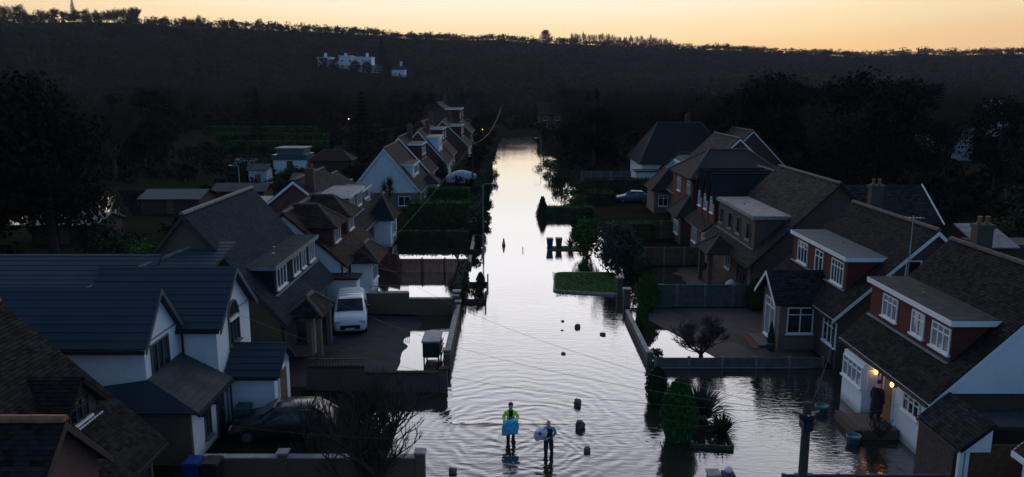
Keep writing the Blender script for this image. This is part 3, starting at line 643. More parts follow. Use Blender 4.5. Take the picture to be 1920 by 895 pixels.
flat_dormer(h, 18.6, 82, 88, 6.0, 'render_white', 'felt_moss'); 
for yc in (83.5, 86.6): window(h.o, 'x', (18.6, yc, 5.2), -1, 1.5, 1.2, 2, 0, panes=False)
hip_roof(h.o, 15.6, 20, 86, 91.2, 2.7, 5.0, 'tile_mid', 'y', 1.6); MB().box(16, 19.5, 86.4, 90.8, -.3, 2.75).build('front_room', 'brick_pale', h.o); window(h.o, 'y', (17.3, 86.4, 1.5), -1, 1.6, 1.2, 3, .3)
o = thing('house', 'cream sided house with broad dark roof swept low to the ground', 'house', (25, 118, 0))
MB().box(18.9, 31.5, 112.2, 123.5, -.3, 3.3).build('wall', 'render_white', o); hip_roof(o, 18.3, 32.2, 111.6, 124.2, 3.2, 8.8, 'tile_dark', 'x', 3.6)
MB().prism([(20.9, 111.0, -.3), (20.9, 111.0, 2.0), (23.9, 111.0, 4.7), (28.5, 111.0, 4.7), (28.5, 111.0, -.3)], (0, 1.1, 0)).build('side_wing', 'render_cream', o)
slope(o, [(20.6, 110.8, 1.9), (20.6, 112.4, 1.9), (23.9, 112.4, 4.85), (23.9, 110.8, 4.85)], 'tile_dark', mode='none', thick=.08); MB().box(23.9, 28.8, 110.7, 113, 4.72, 4.9).build('wing_roof', 'tile_dark', o)
for j_ in range(2): window(o, 'y', (25.0 + j_ * 1.5, 111.0, 3.9), -1, .8, .8, 1, 0, panes=False)
MB().box(17.6, 21, 109.6, 112.1, -.3, 2.3).build('lean_to', 'render_cream', o); MB().box(17.4, 21.2, 109.4, 112.1, 2.302, 2.45).build('flat_roof', 'felt_grey', o); chimney(o, 26.5, 118, 8.0, 9.9)
h = chalet('house', 'dark roofed house partly hidden behind the cream sided house', -1, 25.5, 31.0, 100.0, 110.0, 3.0, 8.6, 'render_cream', 'brick_red', 'tile_mid', each=False, tile=(.4, .3))
# back extensions and garden buildings behind the right row
for nm, lab, x0, x1, y0, y1, z, wm, rm in (('extension', 'flat pale roofed extension behind the brown brick house', 23.5, 29.5, 43, 48, 2.9, 'brick_dark', 'felt_pale'), ('extension', 'low grey flat roofed extension behind the white house', 25.5, 30.5, 36.5, 40, 2.9, 'brick_dark', 'felt_grey'), ('garage', 'flat roofed garage with white fascia behind the chimney', 27.0, 31.5, 41.0, 43.6, 2.5, 'render_grey', 'felt_teal')):
    o = thing(nm, lab, nm, ((x0 + x1) / 2, y0, 0)); MB().box(x0, x1, y0, y1, -.3, z).build('wall', wm, o); MB().box(x0 - .2, x1 + .2, y0 - .2, y1 + .2, z + .002, z + .14).build('flat_roof', rm, o); MB().box(x0 - .22, x1 + .22, y0 - .24, y0 - .202, z - .1, z + .12).build('fascia', 'upvc', o); MB().lathe([(.25, 0), (.4, .12), (.3, .2)], ((x0 + x1) / 2, y1 - 1, z + .142), 8).build('roof_light', 'headlamp', o)
o = thing('dark_outbuilding', 'long dark roofed outbuilding with pale verge behind the gables', 'outbuilding', (33, 66, 0)); MB().box(29.3, 36, 64.2, 71, -.3, 2.8).build('wall', 'brick_dark', o)
slope(o, [(28.9, 63.8, 2.7), (36.2, 63.8, 2.7), (36.2, 68, 5.6), (28.9, 68, 5.6)], 'tile_dark', .3, .2); MB().beam((36.2, 63.8, 2.7), (36.2, 68, 5.6), .1, .2).build('verge_board', 'upvc', o)
o = thing('garden_room', 'garden room with pale sloping roof in the trees on the right', 'garden room', (38, 59, 0)); MB().box(36, 41, 58, 61, -.2, 2.2).build('wall', 'timber_dark', o); slope(o, [(35.6, 57.5, 2.1), (38.6, 57.5, 2.1), (38.6, 61.4, 3.3), (35.6, 61.4, 3.3)], 'felt_pale', mode='none'); MB().box(35.8, 35.95, 57.6, 57.75, -.2, 2.1).build('post', 'post_pale', o)

# ------------------------------------------------------------------ LEFT SIDE
# L0: brown tiled house at the lower left corner
h = chalet('house', 'nearest brown tiled house with orange ridge tiles and small brick dormer', 1, -11.5, -16.5, 10.0, 24.0, 2.5, 7.3, 'brick_red', 'brick_red', 'tile_brown', vo=.3, barge=None, ridgemat='ridge_orange')
L0 = h.o
yd, xd = 22.0, -13.15; zb = 2.5 + .96 * 1.65
MB().prism([(xd, yd - 1.0, zb - .2), (xd, yd + 1.0, zb - .2), (xd, yd + 1.0, zb + .45), (xd, yd, zb + 1.25), (xd, yd - 1.0, zb + .45)], (-2.0, 0, 0)).build('dormer', 'brick_red', L0)
for sg in (-1, 1): slope(L0, [(xd + .25, yd + sg * 1.25, zb + .25), (xd - 2.4, yd + sg * 1.25, zb + .25), (xd - 2.4, yd, zb + 1.4), (xd + .25, yd, zb + 1.4)], 'tile_brown', .19, .13)
window(L0, 'x', (xd, yd, zb + .35), 1, 1.1, .75, 3, .28, 'timber_dark', sillmat='upvc')
m = MB()
for k in range(15): m.box(xd + .02, xd + .2, yd - 1.05 + k * .14, yd - .96 + k * .14, zb - .2, zb - .12)
m.build('soaker_tiles', 'upvc', L0)
MB().prism([(-11.35, 16.4, -.3), (-11.35, 19.6, -.3), (-11.35, 19.6, 4.2), (-11.35, 18.0, 5.75), (-11.35, 16.4, 4.2)], (-3, 0, 0)).build('cross_wing', 'brick_red', L0)
for sg in (-1, 1):
    slope(L0, [(-11.1, 18 + sg * 1.95, 4.0), (-15, 18 + sg * 1.95, 4.0), (-15, 18, 5.9), (-11.1, 18, 5.9)], 'tile_brown', .19, .13)
    a = V(-11.08, 18 + sg * 1.95, 3.85); b = V(-11.08, 18, 5.75); MB().prism([a - V(0, 0, .12), a + V(0, 0, .12), b + V(0, 0, .12), b - V(0, 0, .12)], (-.05, 0, 0)).build('bargeboard', 'timber_dark', L0)
ridge(L0, (-11.08, 18, 5.92), (-15, 18, 5.92), 'ridge_orange', .42, .14)
for yc in (21.2, 23.0): window(L0, 'x', (-11.9, yc, 1.5), 1, 1.0, 1.3, 2, .3, 'timber_dark')

# L1: white house with blue black slab tiles
o = thing('house', 'white rendered house with blue black slab tiled gables and arched window', 'house', (-16, 29, 0)); L1 = o
C = dict(mat='slate_blue', g=.33, mode='courses')
MB().box(-24, -13.5, 27.05, 30.0, -.3, 4.75).build('wall', 'render_white', o)
MB().prism([(-13.5, 27.05, 4.7), (-13.5, 29.75, 4.7), (-13.5, 28.4, 6.45)], (-.15, 0, 0)).build('gable_wall', 'render_white', o)
slope(o, [(-13.25, 26.7, 4.72), (-24, 26.7, 4.72), (-24, 28.3, 6.6), (-13.25, 28.3, 6.6)], **C)
slope(o, [(-13.25, 29.9, 4.72), (-24, 29.9, 4.72), (-24, 28.3, 6.6), (-13.25, 28.3, 6.6)], **C)
MB().box(-20, -12, 30.05, 34.0, -.3, 4.6).build('wall', 'render_white', o)
MB().prism([(-12, 30.05, 4.55), (-12, 34.0, 4.55), (-12, 32.02, 6.35)], (-.15, 0, 0)).build('gable_wall', 'render_white', o)
slope(o, [(-11.7, 29.75, 4.5), (-17.5, 29.75, 4.5), (-17.5, 32.02, 6.55), (-11.7, 32.02, 6.55)], **C)
slope(o, [(-11.7, 34.3, 4.5), (-17.5, 34.3, 4.5), (-17.5, 32.02, 6.55), (-11.7, 32.02, 6.55)], **C)
for (xg, yc, hw, z0, z1) in ((-13.22, 28.3, 1.6, 4.72, 6.6), (-11.67, 32.02, 2.27, 4.5, 6.55)):
    for sg in (-1, 1): a = V(xg, yc + sg * hw, z0 - .12); b = V(xg, yc, z1 - .12); MB().prism([a - V(0, 0, .12), a + V(0, 0, .1), b + V(0, 0, .1), b - V(0, 0, .12)], (-.05, 0, 0)).build('bargeboard', 'upvc_grey', o)
for a, b, y, z in ((-24, -13.3, 26.62, 4.6), (-17, -11.75, 29.67, 4.4)): MB().box(a, b, y - .02, y + .1, z - .08, z + .05).build('gutter', 'plastic_black', o)
MB().tube([(-13.35, 29.9, 4.35), (-13.35, 29.95, 4.2), (-13.35, 29.95, 3.3)], .05, 8).build('downpipe', 'plastic_black', o)
window(o, 'x', (-13.5, 28.25, 3.95), 1, 1.5, 1.25, 3, 0, 'upvc_grey')
# arched window
w = window(o, 'x', (-12, 32.0, 3.75), 1, 1.25, 1.1, 3, 0, 'upvc_grey')
arc = [(-11.97, 32 + .62 * math.cos(R(a)), 4.32 + .75 * math.sin(R(a))) for a in range(0, 181, 15)]
MB().prism(arc, (-.03, 0, 0)).build('arched_pane', 'glass_dark', w); MB().tube(arc, .045, 6).build('arched_frame', 'upvc_grey', w); MB().box(-11.98, -11.86, 31.4, 32.6, 4.27, 4.36).build('transom', 'upvc', w)
# lean-to with front door
slope(o, [(-11.45, 26.45, 2.35), (-11.45, 30.0, 2.35), (-13.48, 30.0, 3.42), (-13.48, 27.02, 3.42)], 'felt_grey', .6, .3, 'courses')
slope(o, [(-11.45, 26.45, 2.35), (-18, 26.45, 2.35), (-18, 27.0, 2.75), (-13.48, 27.0, 3.42)], 'slate_blue', mode='none')
MB().box(-13.5, -11.9, 26.95, 30.04, -.3, 2.42).build('front_wall', 'render_white', o); MB().box(-18, -11.92, 26.8, 26.948, -.3, 2.42).build('side_wall', 'brick_yellow', o)
MB().box(-11.45, -11.35, 26.4, 30, 2.22, 2.33).build('gutter', 'plastic_black', o)
window(o, 'x', (-11.9, 28.3, 1.35), 1, .6, 1.5, 2, 0, 'upvc_grey'); door(o, 'x', (-11.9, 29.6, .1), 1, .8, 2.1, 'door_dark', 'upvc_grey')
for yy in (27.75, 28.95): MB().box(-11.9, -11.72, yy - .05, yy + .05, 1.65, 1.9).build('wall_lantern', 'iron_black', o)
# porch
MB().box(-11.9, -9.95, 30.6, 32.8, -.3, 2.35).build('porch', 'render_white', o)
MB().prism([(-9.95, 30.6, 2.3), (-9.95, 32.8, 2.3), (-9.95, 31.7, 3.15)], (-.12, 0, 0)).build('porch_gable', 'render_white', o)
for sg in (-1, 1): slope(o, [(-9.65, 31.7 + sg * 1.35, 2.25), (-11.95, 31.7 + sg * 1.35, 2.25), (-11.95, 31.7, 3.3), (-9.65, 31.7, 3.3)], **C)
MB().box(-12, -9.7, 30.25, 30.36, 2.12, 2.24).build('gutter', 'plastic_black', o)
door(o, 'x', (-9.95, 31.7, .0), 1, 1.1, 2.15, 'timber_brown', 'upvc', False)
MB().tube([(-11.75, 30.5, 2.1), (-11.75, 30.5, -.1)], .04, 8).build('downpipe', 'plastic_black', o)
# rear wings
slope(o, [(-30, 33.6, 4.4), (-16.9, 33.6, 4.4), (-16.9, 36.6, 6.1), (-30, 36.6, 6.1)], **C); MB().box(-30, -17.2, 34, 39.5, -.3, 4.4).build('rear_wing', 'render_white', o); MB().box(-30, -18, 33.5, 33.58, 4.2, 4.42).build('fascia', 'upvc', o)
slope(o, [(-20.5, 32.6, 4.55), (-14.6, 32.6, 4.55), (-13.9, 38.2, 6.4), (-15.4, 38.2, 6.4)], 'slate_pale', .6, .33, 'courses')
ridge(o, (-20.5, 32.6, 4.6), (-15.4, 38.2, 6.45), 'ridge_grey', .4, .12)

# L2: slate roofed chalet with brick gable and long dormer
h = chalet('house', 'slate roofed house with tall yellow brick gable and long side dormer', 1, -11.3, -16.1, 37.2, 47.6, 2.3, 7.95, 'brick_pale', 'brick_yellow', 'slate_grey', vo=.3, barge='timber_dark', ridgemat='ridge_grey', tile=(.25, .16))
L2 = h.o
flat_dormer(h, -12.25, 38.7, 47.2, 4.95, 'tile_dark', 'felt_dark', 'lead')
for yc, w, c in ((39.9, 1.7, 3), (42.7, 1.2, 2), (44.3, .9, 2), (46.2, 1.3, 3)): window(L2, 'x', (-12.25, yc, 4.2), 1, w, 1.1, c, 0)
hip_roof(L2, -11.8, -9.75, 38.4, 41.2, 2.35, 3.2, 'tile_dark', 'y', .8, 'tiles')
for yy in (38.65, 40.75): MB().box(-10.2, -9.95, yy, yy + .25, -.3, 2.3).build('porch_post', 'brick_pale', L2)
MB().box(-11.7, -10.5, 38.8, 40.9, -.3, 2.3).build('porch', 'brick_pale', L2); window(L2, 'y', (-11.0, 38.8, 1.45), -1, .5, 1.2, 1, 0, 'timber_dark'); door(L2, 'x', (-10.5, 39.8, .05), 1, .9, 2.05, 'door_dark')
for yc in (42.8, 45.6): window(L2, 'x', (-11.7, yc, 1.4), 1, 1.6, 1.2, 3, .3)
for k in range(3): MB().box(-13.2 - k * .5, -13.05 - k * .5, 41.5 + k * 1.7, 41.66 + k * 1.7, 5.06, 5.1).build('roof_light', 'headlamp', L2)

# L3: white gable end, tall red hung hipped dormers
h = chalet('house', 'red brown roofed house with white gable end and two hipped red dormers', 1, -10.7, -14.6, 48.6, 58.4, 2.75, 6.15, 'render_cream', 'render_white', 'tile_red', vo=.2, barge=None, tile=(.25, .17))
L3 = h.o
for y0, y1 in ((49.8, 52.4), (54.2, 57.0)):
    MB().box(-14.4, -11.75, y0, y1, 3.3, 5.05).build('dormer', 'tile_hung', L3); window(L3, 'x', (-11.75, (y0 + y1) / 2, 4.4), 1, 1.6, 1.0, 3, 0)
    hip_roof(L3, -16.2, -11.35, y0 - .35, y1 + .35, 5.05, 6.35, 'tile_red', 'x', 1.6, 'tiles', (.25, .18))
hip_roof(L3, -11.4, -8.9, 50.6, 54.8, 2.45, 3.5, 'tile_red', 'y', 1.3, 'tiles', (.25, .18))
MB().prism([(-10.9, 51.0, -.3), (-9.6, 51.5, -.3), (-9.6, 53.9, -.3), (-10.9, 54.4, -.3)], (0, 0, 2.75)).build('bay', 'render_white', L3)
window(L3, 'x', (-9.6, 52.7, 1.5), 1, 2.0, 1.3, 3, .3); door(L3, 'x', (-11.1, 50.2, 0), 1, .9, 2.05, 'door_orange'); window(L3, 'x', (-11.1, 56.3, 1.5), 1, 1.8, 1.2, 3, .3)
o = thing('side_garage', 'small garage with white panelled door beside the white gable', 'garage', (-10.4, 48, 0)); MB().box(-12.2, -9.9, 47.6, 48.75, -.3, 2.1).build('wall', 'render_white', o); MB().box(-12.3, -9.7, 47.3, 48.85, 2.102, 2.22).build('flat_roof', 'tile_dark', o); MB().box(-9.9, -9.86, 47.7, 48.6, 0, 1.95).build('garage_door', 'upvc', o)
# L4
h = chalet('house', 'brick gabled house with blue white bargeboards and flat front dormer', 1, -11.9, -17.2, 60.4, 70.5, 2.6, 6.85, 'brick_red', 'brick_red', 'tile_dark', vo=.25, each=False, tile=(.3, .2))
flat_dormer(h, -13.1, 61.2, 67.2, 5.5, 'brick_dark', 'felt_pale')
for yc in (62.6, 65.6): window(h.o, 'x', (-13.1, yc, 4.7), 1, 1.7, 1.1, 3, 0)
hip_roof(h.o, -13, -10.4, 67.3, 71.8, 2.5, 4.6, 'tile_dark', 'y', 1.6); MB().box(-12.8, -10.8, 67.7, 71.4, -.3, 2.55).build('bay', 'render_white', h.o); window(h.o, 'x', (-10.8, 69.5, 1.5), 1, 2.2, 1.2, 4, .3); chimney(h, -16.2, 61.8, 5.8, 7.6, 'brick_red')
h = chalet('house', 'dark roofed house between the brick gable and the white boarded gable', 1, -13.4, -18.6, 73, 82, 2.0, 5.3, 'brick_red', 'brick_dark', 'tile_dark', each=False, tile=(.35, .25))
flat_dormer(h, -14.6, 74, 79, 4.2, 'render_grey', 'felt_grey'); window(h.o, 'x', (-14.6, 76.5, 3.6), 1, 3.0, .8, 4, 0, panes=False)
o = thing('rear_extension', 'pale flat roofed extension behind the brick gabled house', 'extension', (-24, 76, 0)); MB().box(-27, -20.5, 72, 79, -.3, 2.9).build('wall', 'render_grey', o); MB().box(-27.2, -20.3, 71.8, 79.2, 2.902, 3.05).build('flat_roof', 'felt_pale', o); MB().box(-27.2, -20.3, 71.75, 71.798, 2.75, 3.04).build('fascia', 'upvc', o)
o = thing('rear_extension', 'white edged flat roofed extension beside the dark roofed house', 'extension', (-22, 88, 0)); MB().box(-24, -19, 85.5, 91, -.3, 3.3).build('wall', 'render_white', o); MB().box(-24.2, -18.8, 85.3, 91.2, 3.302, 3.45).build('flat_roof', 'felt_pale', o)
# L5
h = chalet('house', 'house with large white boarded gable facing up the street', 1, -10.6, -14.9, 90.0, 101.5, 2.0, 7.15, 'brick_pale', 'weatherboard', 'tile_mid', vo=.25, each=False, tile=(.35, .25))
L5 = h.o
flat_dormer(h, -11.8, 92, 97.5, 5.0, 'render_white', 'felt_moss'); window(L5, 'x', (-11.8, 94.8, 4.2), 1, 3.6, 1.0, 4, 0)
MB().box(-19.5, -10.95, 89.7, 90.2, -.3, 1.9).build('ground_floor', 'brick_pale', L5); window(L5, 'y', (-12.6, 89.7, 1.0), -1, 1.4, 1.1, 2, 0, panes=False)
for yc in (92, 96, 99.5): window(L5, 'x', (-11.0, yc, 1.2), 1, 1.6, 1.2, 3, 0)
MB().box(-10.95, -9.5, 97.6, 100.6, -.3, 2.1).build('porch', 'render_white', L5); hip_roof(L5, -12, -9.2, 97.3, 100.9, 2.1, 3.2, 'tile_mid', 'y', 1.2)
# houses further down the left side
spec = [('red brick gabled house with white bargeboards beyond the white boarded gable', -11, -15.5, 106, 115, 2.4, 7.4, 'brick_red', 'brick_red', 'tile_brown', 'upvc'),
        ('dark roofed house with pale flat dormer beside the covered boat', -9.8, -14.4, 119, 129, 2.4, 7.6, 'render_white', 'brick_red', 'tile_dark', 'upvc'),
        ('brown roofed house with plain brick gable further down the flooded street', -10.2, -15.5, 133, 144, 2.5, 8.3, 'brick_red', 'brick_red', 'tile_red', None),
        ('low dark house with white end wall near the far end of the street', -8.2, -13.5, 152, 163, 2.6, 7.8, 'render_white', 'brick_red', 'tile_dark', 'upvc'),
        ('tall brown gabled house at the far left end of the street', -9, -16.5, 172, 188, 4.2, 10.8, 'brick_red', 'brick_red', 'tile_red', None)]
for lab, xf, xr, y0, y1, ze, zr, wm, gm, rm, bm_ in spec:
    h = chalet('house', lab, 1, xf, xr, y0, y1, ze, zr, wm, gm, rm, barge=bm_, each=False, mode='none')
    kx = xf - (zr - ze) * .35 / h.k; flat_dormer(h, kx, y0 + 1.8, y1 - 2, ze + (zr - ze) * .78, 'render_white' if 'pale' in lab else 'tile_hung', 'felt_pale' if 'pale' in lab else 'felt_grey')
    for j in range(2): window(h.o, 'x', (kx, y0 + 3.2 + j * (y1 - y0 - 6.5), ze + (zr - ze) * .58), 1, 1.8, 1.0, 3, 0, panes=False)
    for j in range(2): window(h.o, 'x', (xf - .4, y0 + 2.5 + j * (y1 - y0 - 5), 1.4), 1, 1.8, 1.1, 3, 0, panes=False)
    chimney(h, xr + .6, y1 - 1.5, zr - 1, zr + 1.1, 'brick_red')
for lab, x, y, w, d, ze, zr, wm, rm in (('brick house with brown roof closing the far end of the street', 15, 262, 12, 9, 4.6, 8.6, 'brick_red', 'tile_red'), ('long brown roofed house beyond the far end of the flood', -19, 246, 16, 9, 4.4, 8.6, 'brick_red', 'tile_brown'), ('red gabled house among trees above the end of the street', 27, 285, 10, 10, 5.0, 10, 'brick_red', 'tile_red'), ('small cream house glimpsed among bare trees beyond the street', 38, 240, 11, 9, 4, 8, 'render_cream', 'tile_dark')):
    g0 = float(G(x, y)); o = thing('house', lab, 'house', (x, y, g0)); MB().box(x - w / 2, x + w / 2, y - d / 2, y + d / 2, g0 - 1, g0 + ze).build('wall', wm, o)
    slope(o, [(x - w / 2 - .4, y - d / 2 - .4, g0 + ze), (x + w / 2 + .4, y - d / 2 - .4, g0 + ze), (x + w / 2 + .4, y, g0 + zr), (x - w / 2 - .4, y, g0 + zr)], rm, mode='none'); slope(o, [(x - w / 2 - .4, y + d / 2 + .4, g0 + ze), (x + w / 2 + .4, y + d / 2 + .4, g0 + ze), (x + w / 2 + .4, y, g0 + zr), (x - w / 2 - .4, y, g0 + zr)], rm, mode='none')
    for sx_ in (-1, 1): MB().prism([(x + sx_ * w / 2, y - d / 2, g0 + ze - .1), (x + sx_ * w / 2, y + d / 2, g0 + ze - .1), (x + sx_ * w / 2, y, g0 + zr - .15)], (-sx_ * .1, 0, 0)).build('gable_wall', wm, o)
    for j in range(3):
        for zz in (1.5, ze - 1.0): window(o, 'y', (x - w / 3 + j * w / 3, y - d / 2, g0 + zz), -1, 1.5, 1.2, 2, 0, panes=False)
    chimney(o, x + w / 3, y, g0 + zr - .8, g0 + zr + 1.2, 'brick_red')
# white mansion on the hillside
g0 = float(G(-100, 455)) - 7
o = thing('mansion', 'long white mansion half hidden by trees on the wooded hillside', 'mansion', (-100, 455, g0))
MAN = o
for x0, x1, y0, z in ((-110, -102, 455, 10.5), (-97, -89, 458, 11.5), (-87, -75, 452, 10.5), (-75, -70, 454, 5.5), (-103, -87, 462, 8.5)):
    MB().box(x0, x1, y0, y0 + 12, g0 - 4, g0 + z).build('wing', 'render_white', o); MB().box(x0 - .4, x1 + .4, y0 - .4, y0 + 12.4, g0 + z + .002, g0 + z + .5).build('cornice', 'render_white', o)
    n = int((x1 - x0) / 3.2)
    for j in range(n):
        for zz in (2.2, 5.2, 8.6):
            if zz < z - 1: window(o, 'y', (x0 + 2 + j * (x1 - x0 - 3) / max(1, n - 1), y0, g0 + zz), -1, 1.1, 1.7 if zz < 8 else 1.1, 1, 0, 'upvc_grey', panes=False, sill=False)
for cx in (-106, -93, -79): chimney(o, cx, 460, g0 + 9, g0 + 13.5, 'render_white', 1.6, 1.0)
MAN.location = (-178, 790, float(G(-178, 790)) - 6); MAN.scale = (1.55,) * 3
g1 = float(G(-63, 450)) - 2
o = thing('lodge', 'small white lodge with chimney beside the hillside mansion', 'lodge', (-63, 450, g1)); MB().box(-67, -59.5, 448, 455, g1 - 4, g1 + 4.2).build('wall', 'render_white', o); slope(o, [(-67.5, 447.6, g1 + 4.2), (-59, 447.6, g1 + 4.2), (-60.5, 451.5, g1 + 6.4), (-66, 451.5, g1 + 6.4)], 'tile_dark', mode='none'); chimney(o, -62, 451.5, g1 + 5.5, g1 + 8.6, 'render_white', 1.3, 1)
for j in range(2): window(o, 'y', (-65 + j * 2.4, 448, g1 + 1.8), -1, .9, 1.3, 1, 0, 'upvc_grey', panes=False, sill=False)
o.location = (-112, 785, float(G(-112, 785)) - 1); o.scale = (1.72,) * 3
# garden buildings in the left mid distance
o = thing('white_garage', 'white garage pair with dark flat top beyond the left gardens', 'garage', (-37, 126, 0)); MB().box(-38.9, -33.6, 126, 131, -.3, 2.5).build('wall', 'render_white', o); MB().box(-39.1, -33.4, 125.8, 131.2, 2.502, 3.3).build('flat_roof', 'bin_teal', o); MB().box(-38.4, -34.0, 126.6, 130.8, 3.302, 4.2).build('upper_room', 'upvc_grey', o); MB().box(-38.7, -33.7, 126.3, 131, 4.202, 4.4).build('upper_roof', 'felt_pale', o); MB().box(-36.7, -35.7, 125.95, 126.0, -.2, 2.3).build('door', 'timber_dark', o)
o = thing('summer_house', 'brown summer house with low roof beside the white garages', 'summer house', (-31, 128, 0)); MB().box(-33, -26.5, 127, 131, -.3, 2.3).build('wall', 'timber_dark', o); hip_roof(o, -33.4, -26.1, 126.6, 131.4, 2.3, 3.8, 'tile_red', 'x', 2)
for i, (lab, x, y, w, d, z, wm, rm) in enumerate((('shed with broad pale roof beside the dark bushes', -40.2, 70.5, 6.0, 4.5, 2.0, 'timber_dark', 'felt_pale'), ('green roofed shed near the river bend', -38.2, 88, 6.5, 5, 1.9, 'timber_dark', 'felt_teal'), ('long low shed behind the green roofed shed', -32.5, 93, 6, 3.5, 2.0, 'timber_dark', 'felt_grey'), ('small pale blue shed beside the tall lamp post', -36.5, 112, 2.6, 2.6, 2.5, 'tarp', 'felt_grey'), ('small brown shed by the white garages', -42.5, 124, 2.8, 2.5, 2.2, 'timber_brown', 'felt_pale'), ('low shed with bluish roof behind the brick gable', -27.5, 104, 3.5, 3, 2.0, 'timber_dark', 'felt_teal'))):
    o = thing('shed', lab, 'shed', (x, y, 0)); MB().box(x - w / 2, x + w / 2, y - d / 2, y + d / 2, -.3, z).build('wall', wm, o)
    for sg in (-1, 1): slope(o, [(x - w / 2 - .3, y + sg * (d / 2 + .3), z - .05), (x + w / 2 + .3, y + sg * (d / 2 + .3), z - .05), (x + w / 2 + .3, y, z + .75), (x - w / 2 - .3, y, z + .75)], rm, mode='none', thick=.06)
    for sg in (-1, 1): MB().prism([(x + sg * w / 2, y - d / 2, z - .05), (x + sg * w / 2, y + d / 2, z - .05), (x + sg * w / 2, y, z + .62)], (-sg * .05, 0, 0)).build('gable_wall', wm, o)
    MB().box(x - .4, x + .4, y - d / 2 - .03, y - d / 2 - .002, 0, 1.8).build('door', 'timber_brown', o)
# pale roofs among the right hand woods
for lab, x, y, w, z in (('pale roof glimpsed high among the right hand trees', 128, 205, 5, 9.0), ('long pale flat roof glimpsed among the right hand trees', 84, 150, 10, 6)):
    g0 = float(G(x, y)); o = thing('far_house', lab, 'house', (x, y, g0)); MB().box(x - w / 2, x + w / 2, y, y + 6, g0 - .5, g0 + z).build('wall', 'render_grey', o); slope(o, [(x - w / 2 - .4, y - .4, g0 + z), (x + w / 2 + .4, y - .4, g0 + z), (x + w / 4, y + 3, g0 + z + 1.4), (x - w / 4, y + 3, g0 + z + 1.4)], 'felt_pale', mode='none'); window(o, 'y', (x, y, g0 + z - 1.5), -1, 1.4, 1.1, 2, 0, panes=False)

# ------------------------------------------------------------------ garden walls, fences, gates
def garden_wall(label, a, b, z, mat, cop='coping', pillars=(), step=None, t_=.22, pz=.18, name='garden_wall', base=-.4):
    """straight wall a->b (x,y); step=(fraction, z) raises the first part"""
    a, b = V(a[0], a[1], 0), V(b[0], b[1], 0); d = b - a; L = d.length; dn = d.normalized(); o = thing(name, label, 'wall', tuple((a + b) / 2))
    segs = [(0, 1, z)] if not step else [(0, step[0], step[1]), (step[0], 1, z)]
    for f0, f1, zz in segs:
        p, q = a + d * f0, a + d * f1; mid = (base + zz) / 2; MB().beam(p + V(0, 0, mid), q + V(0, 0, mid), t_, zz - base).build('wall_run', mat, o)
        n = max(1, int((q - p).length / .9))
        for k in range(n): p0 = p + (q - p) * ((k + .01) / n); p1 = p + (q - p) * ((k + .99) / n); MB().beam(p0 + V(0, 0, zz + .032), p1 + V(0, 0, zz + .032), t_ + .08, .06).build('coping_stone', cop, o)
    for f in pillars:
        p = a + d * f; zz = max(z, step[1] if step and f <= step[0] else z) + pz; w = t_ / 2 + .06
        q = MB().box(p.x - w, p.x + w, p.y - w, p.y + w, base, zz).build('pillar', mat, o); MB().prism([(p.x - w - .04, p.y - w - .04, zz + .002), (p.x + w + .04, p.y - w - .04, zz + .002), (p.x + w + .04, p.y + w + .04, zz + .002), (p.x - w - .04, p.y + w + .04, zz + .002)], (0, 0, .07)).build('pillar_cap', cop, q)
    return o
def railing(label, a, b, z0, z1, mat, gap=.12):
    a, b = V(*a, 0), V(*b, 0); d = b - a; o = thing('railing', label, 'railing', tuple((a + b) / 2)); n = int(d.length / gap)
    for zz in (z0 + .05, z1 - .03): MB().beam(a + V(0, 0, zz), b + V(0, 0, zz), .035, .035).build('rail', mat, o)
    for k in range(n + 1): p = a + d * (k / n); MB().beam(p + V(0, 0, z0), p + V(0, 0, z1), .02, .02).build('baluster', mat, o)
def panel_fence(label, a, b, n, z, pmat, postmat, boards=0, gravel=True, cap=True, base=-.25, pick=False):
    a, b = V(*a, 0), V(*b, 0); d = b - a; dn = d.normalized(); o = thing('fence', label, 'fence', tuple((a + b) / 2))
    for k in range(n + 1): p = a + d * (k / n); MB().box(p.x - .06, p.x + .06, p.y - .06, p.y + .06, base - .2, z + .06).build('post', postmat, o)
    for k in range(n):
        p, q = a + d * (k / n) + dn * .065, a + d * ((k + 1) / n) - dn * .065; z0 = base + (.3 if gravel else 0)
        if gravel: MB().beam(p + V(0, 0, base + .145), q + V(0, 0, base + .145), .05, .29).build('gravel_board', 'concrete', o)
        if boards:
            rows = max(2, int((z - z0) / boards)); hh = (z - z0) / rows
            for r in range(rows): zz = z0 + (r + .5) * hh; MB().beam(p + V(0, .012 * (r % 2), zz), q + V(0, .012 * (r % 2), zz), .03, hh * .97).build('board', pmat, o)
        elif pick:
            m = int((q - p).length / .13)
            for j in range(m): c = p + (q - p) * ((j + .5) / m); w = (q - p) * (.485 / m); MB().prism([c - w + V(0, 0, z0), c + w + V(0, 0, z0), c + w + V(0, 0, z - .06), c + V(0, 0, z + .02), c - w + V(0, 0, z - .06)], V(0, .02, 0)).build('picket', pmat, o)
            for zz in (z0 + .2, z - .25): MB().beam(p + V(0, .04, zz), q + V(0, .04, zz), .03, .07).build('rail', pmat, o)
        else:
            f = MB().beam(p + V(0, 0, (z0 + z) / 2), q + V(0, 0, (z0 + z) / 2), .03, z - z0).build('panel', pmat, o)
            for zz in (z0 + .06, (z0 + z) / 2, z - .05): MB().beam(p + V(0, -.03, zz), q + V(0, -.03, zz), .03, .06).build('batten', pmat, f)
            if cap: MB().beam(p + V(0, 0, z + .02), q + V(0, 0, z + .02), .07, .035).build('cap_rail', pmat, f)
    return o
garden_wall('yellow brown brick wall with end pillar behind the bare tree', (-11.4, 26.0), (-3.2, 26.0), .86, 'brick_yellow', pillars=(.38, .985))
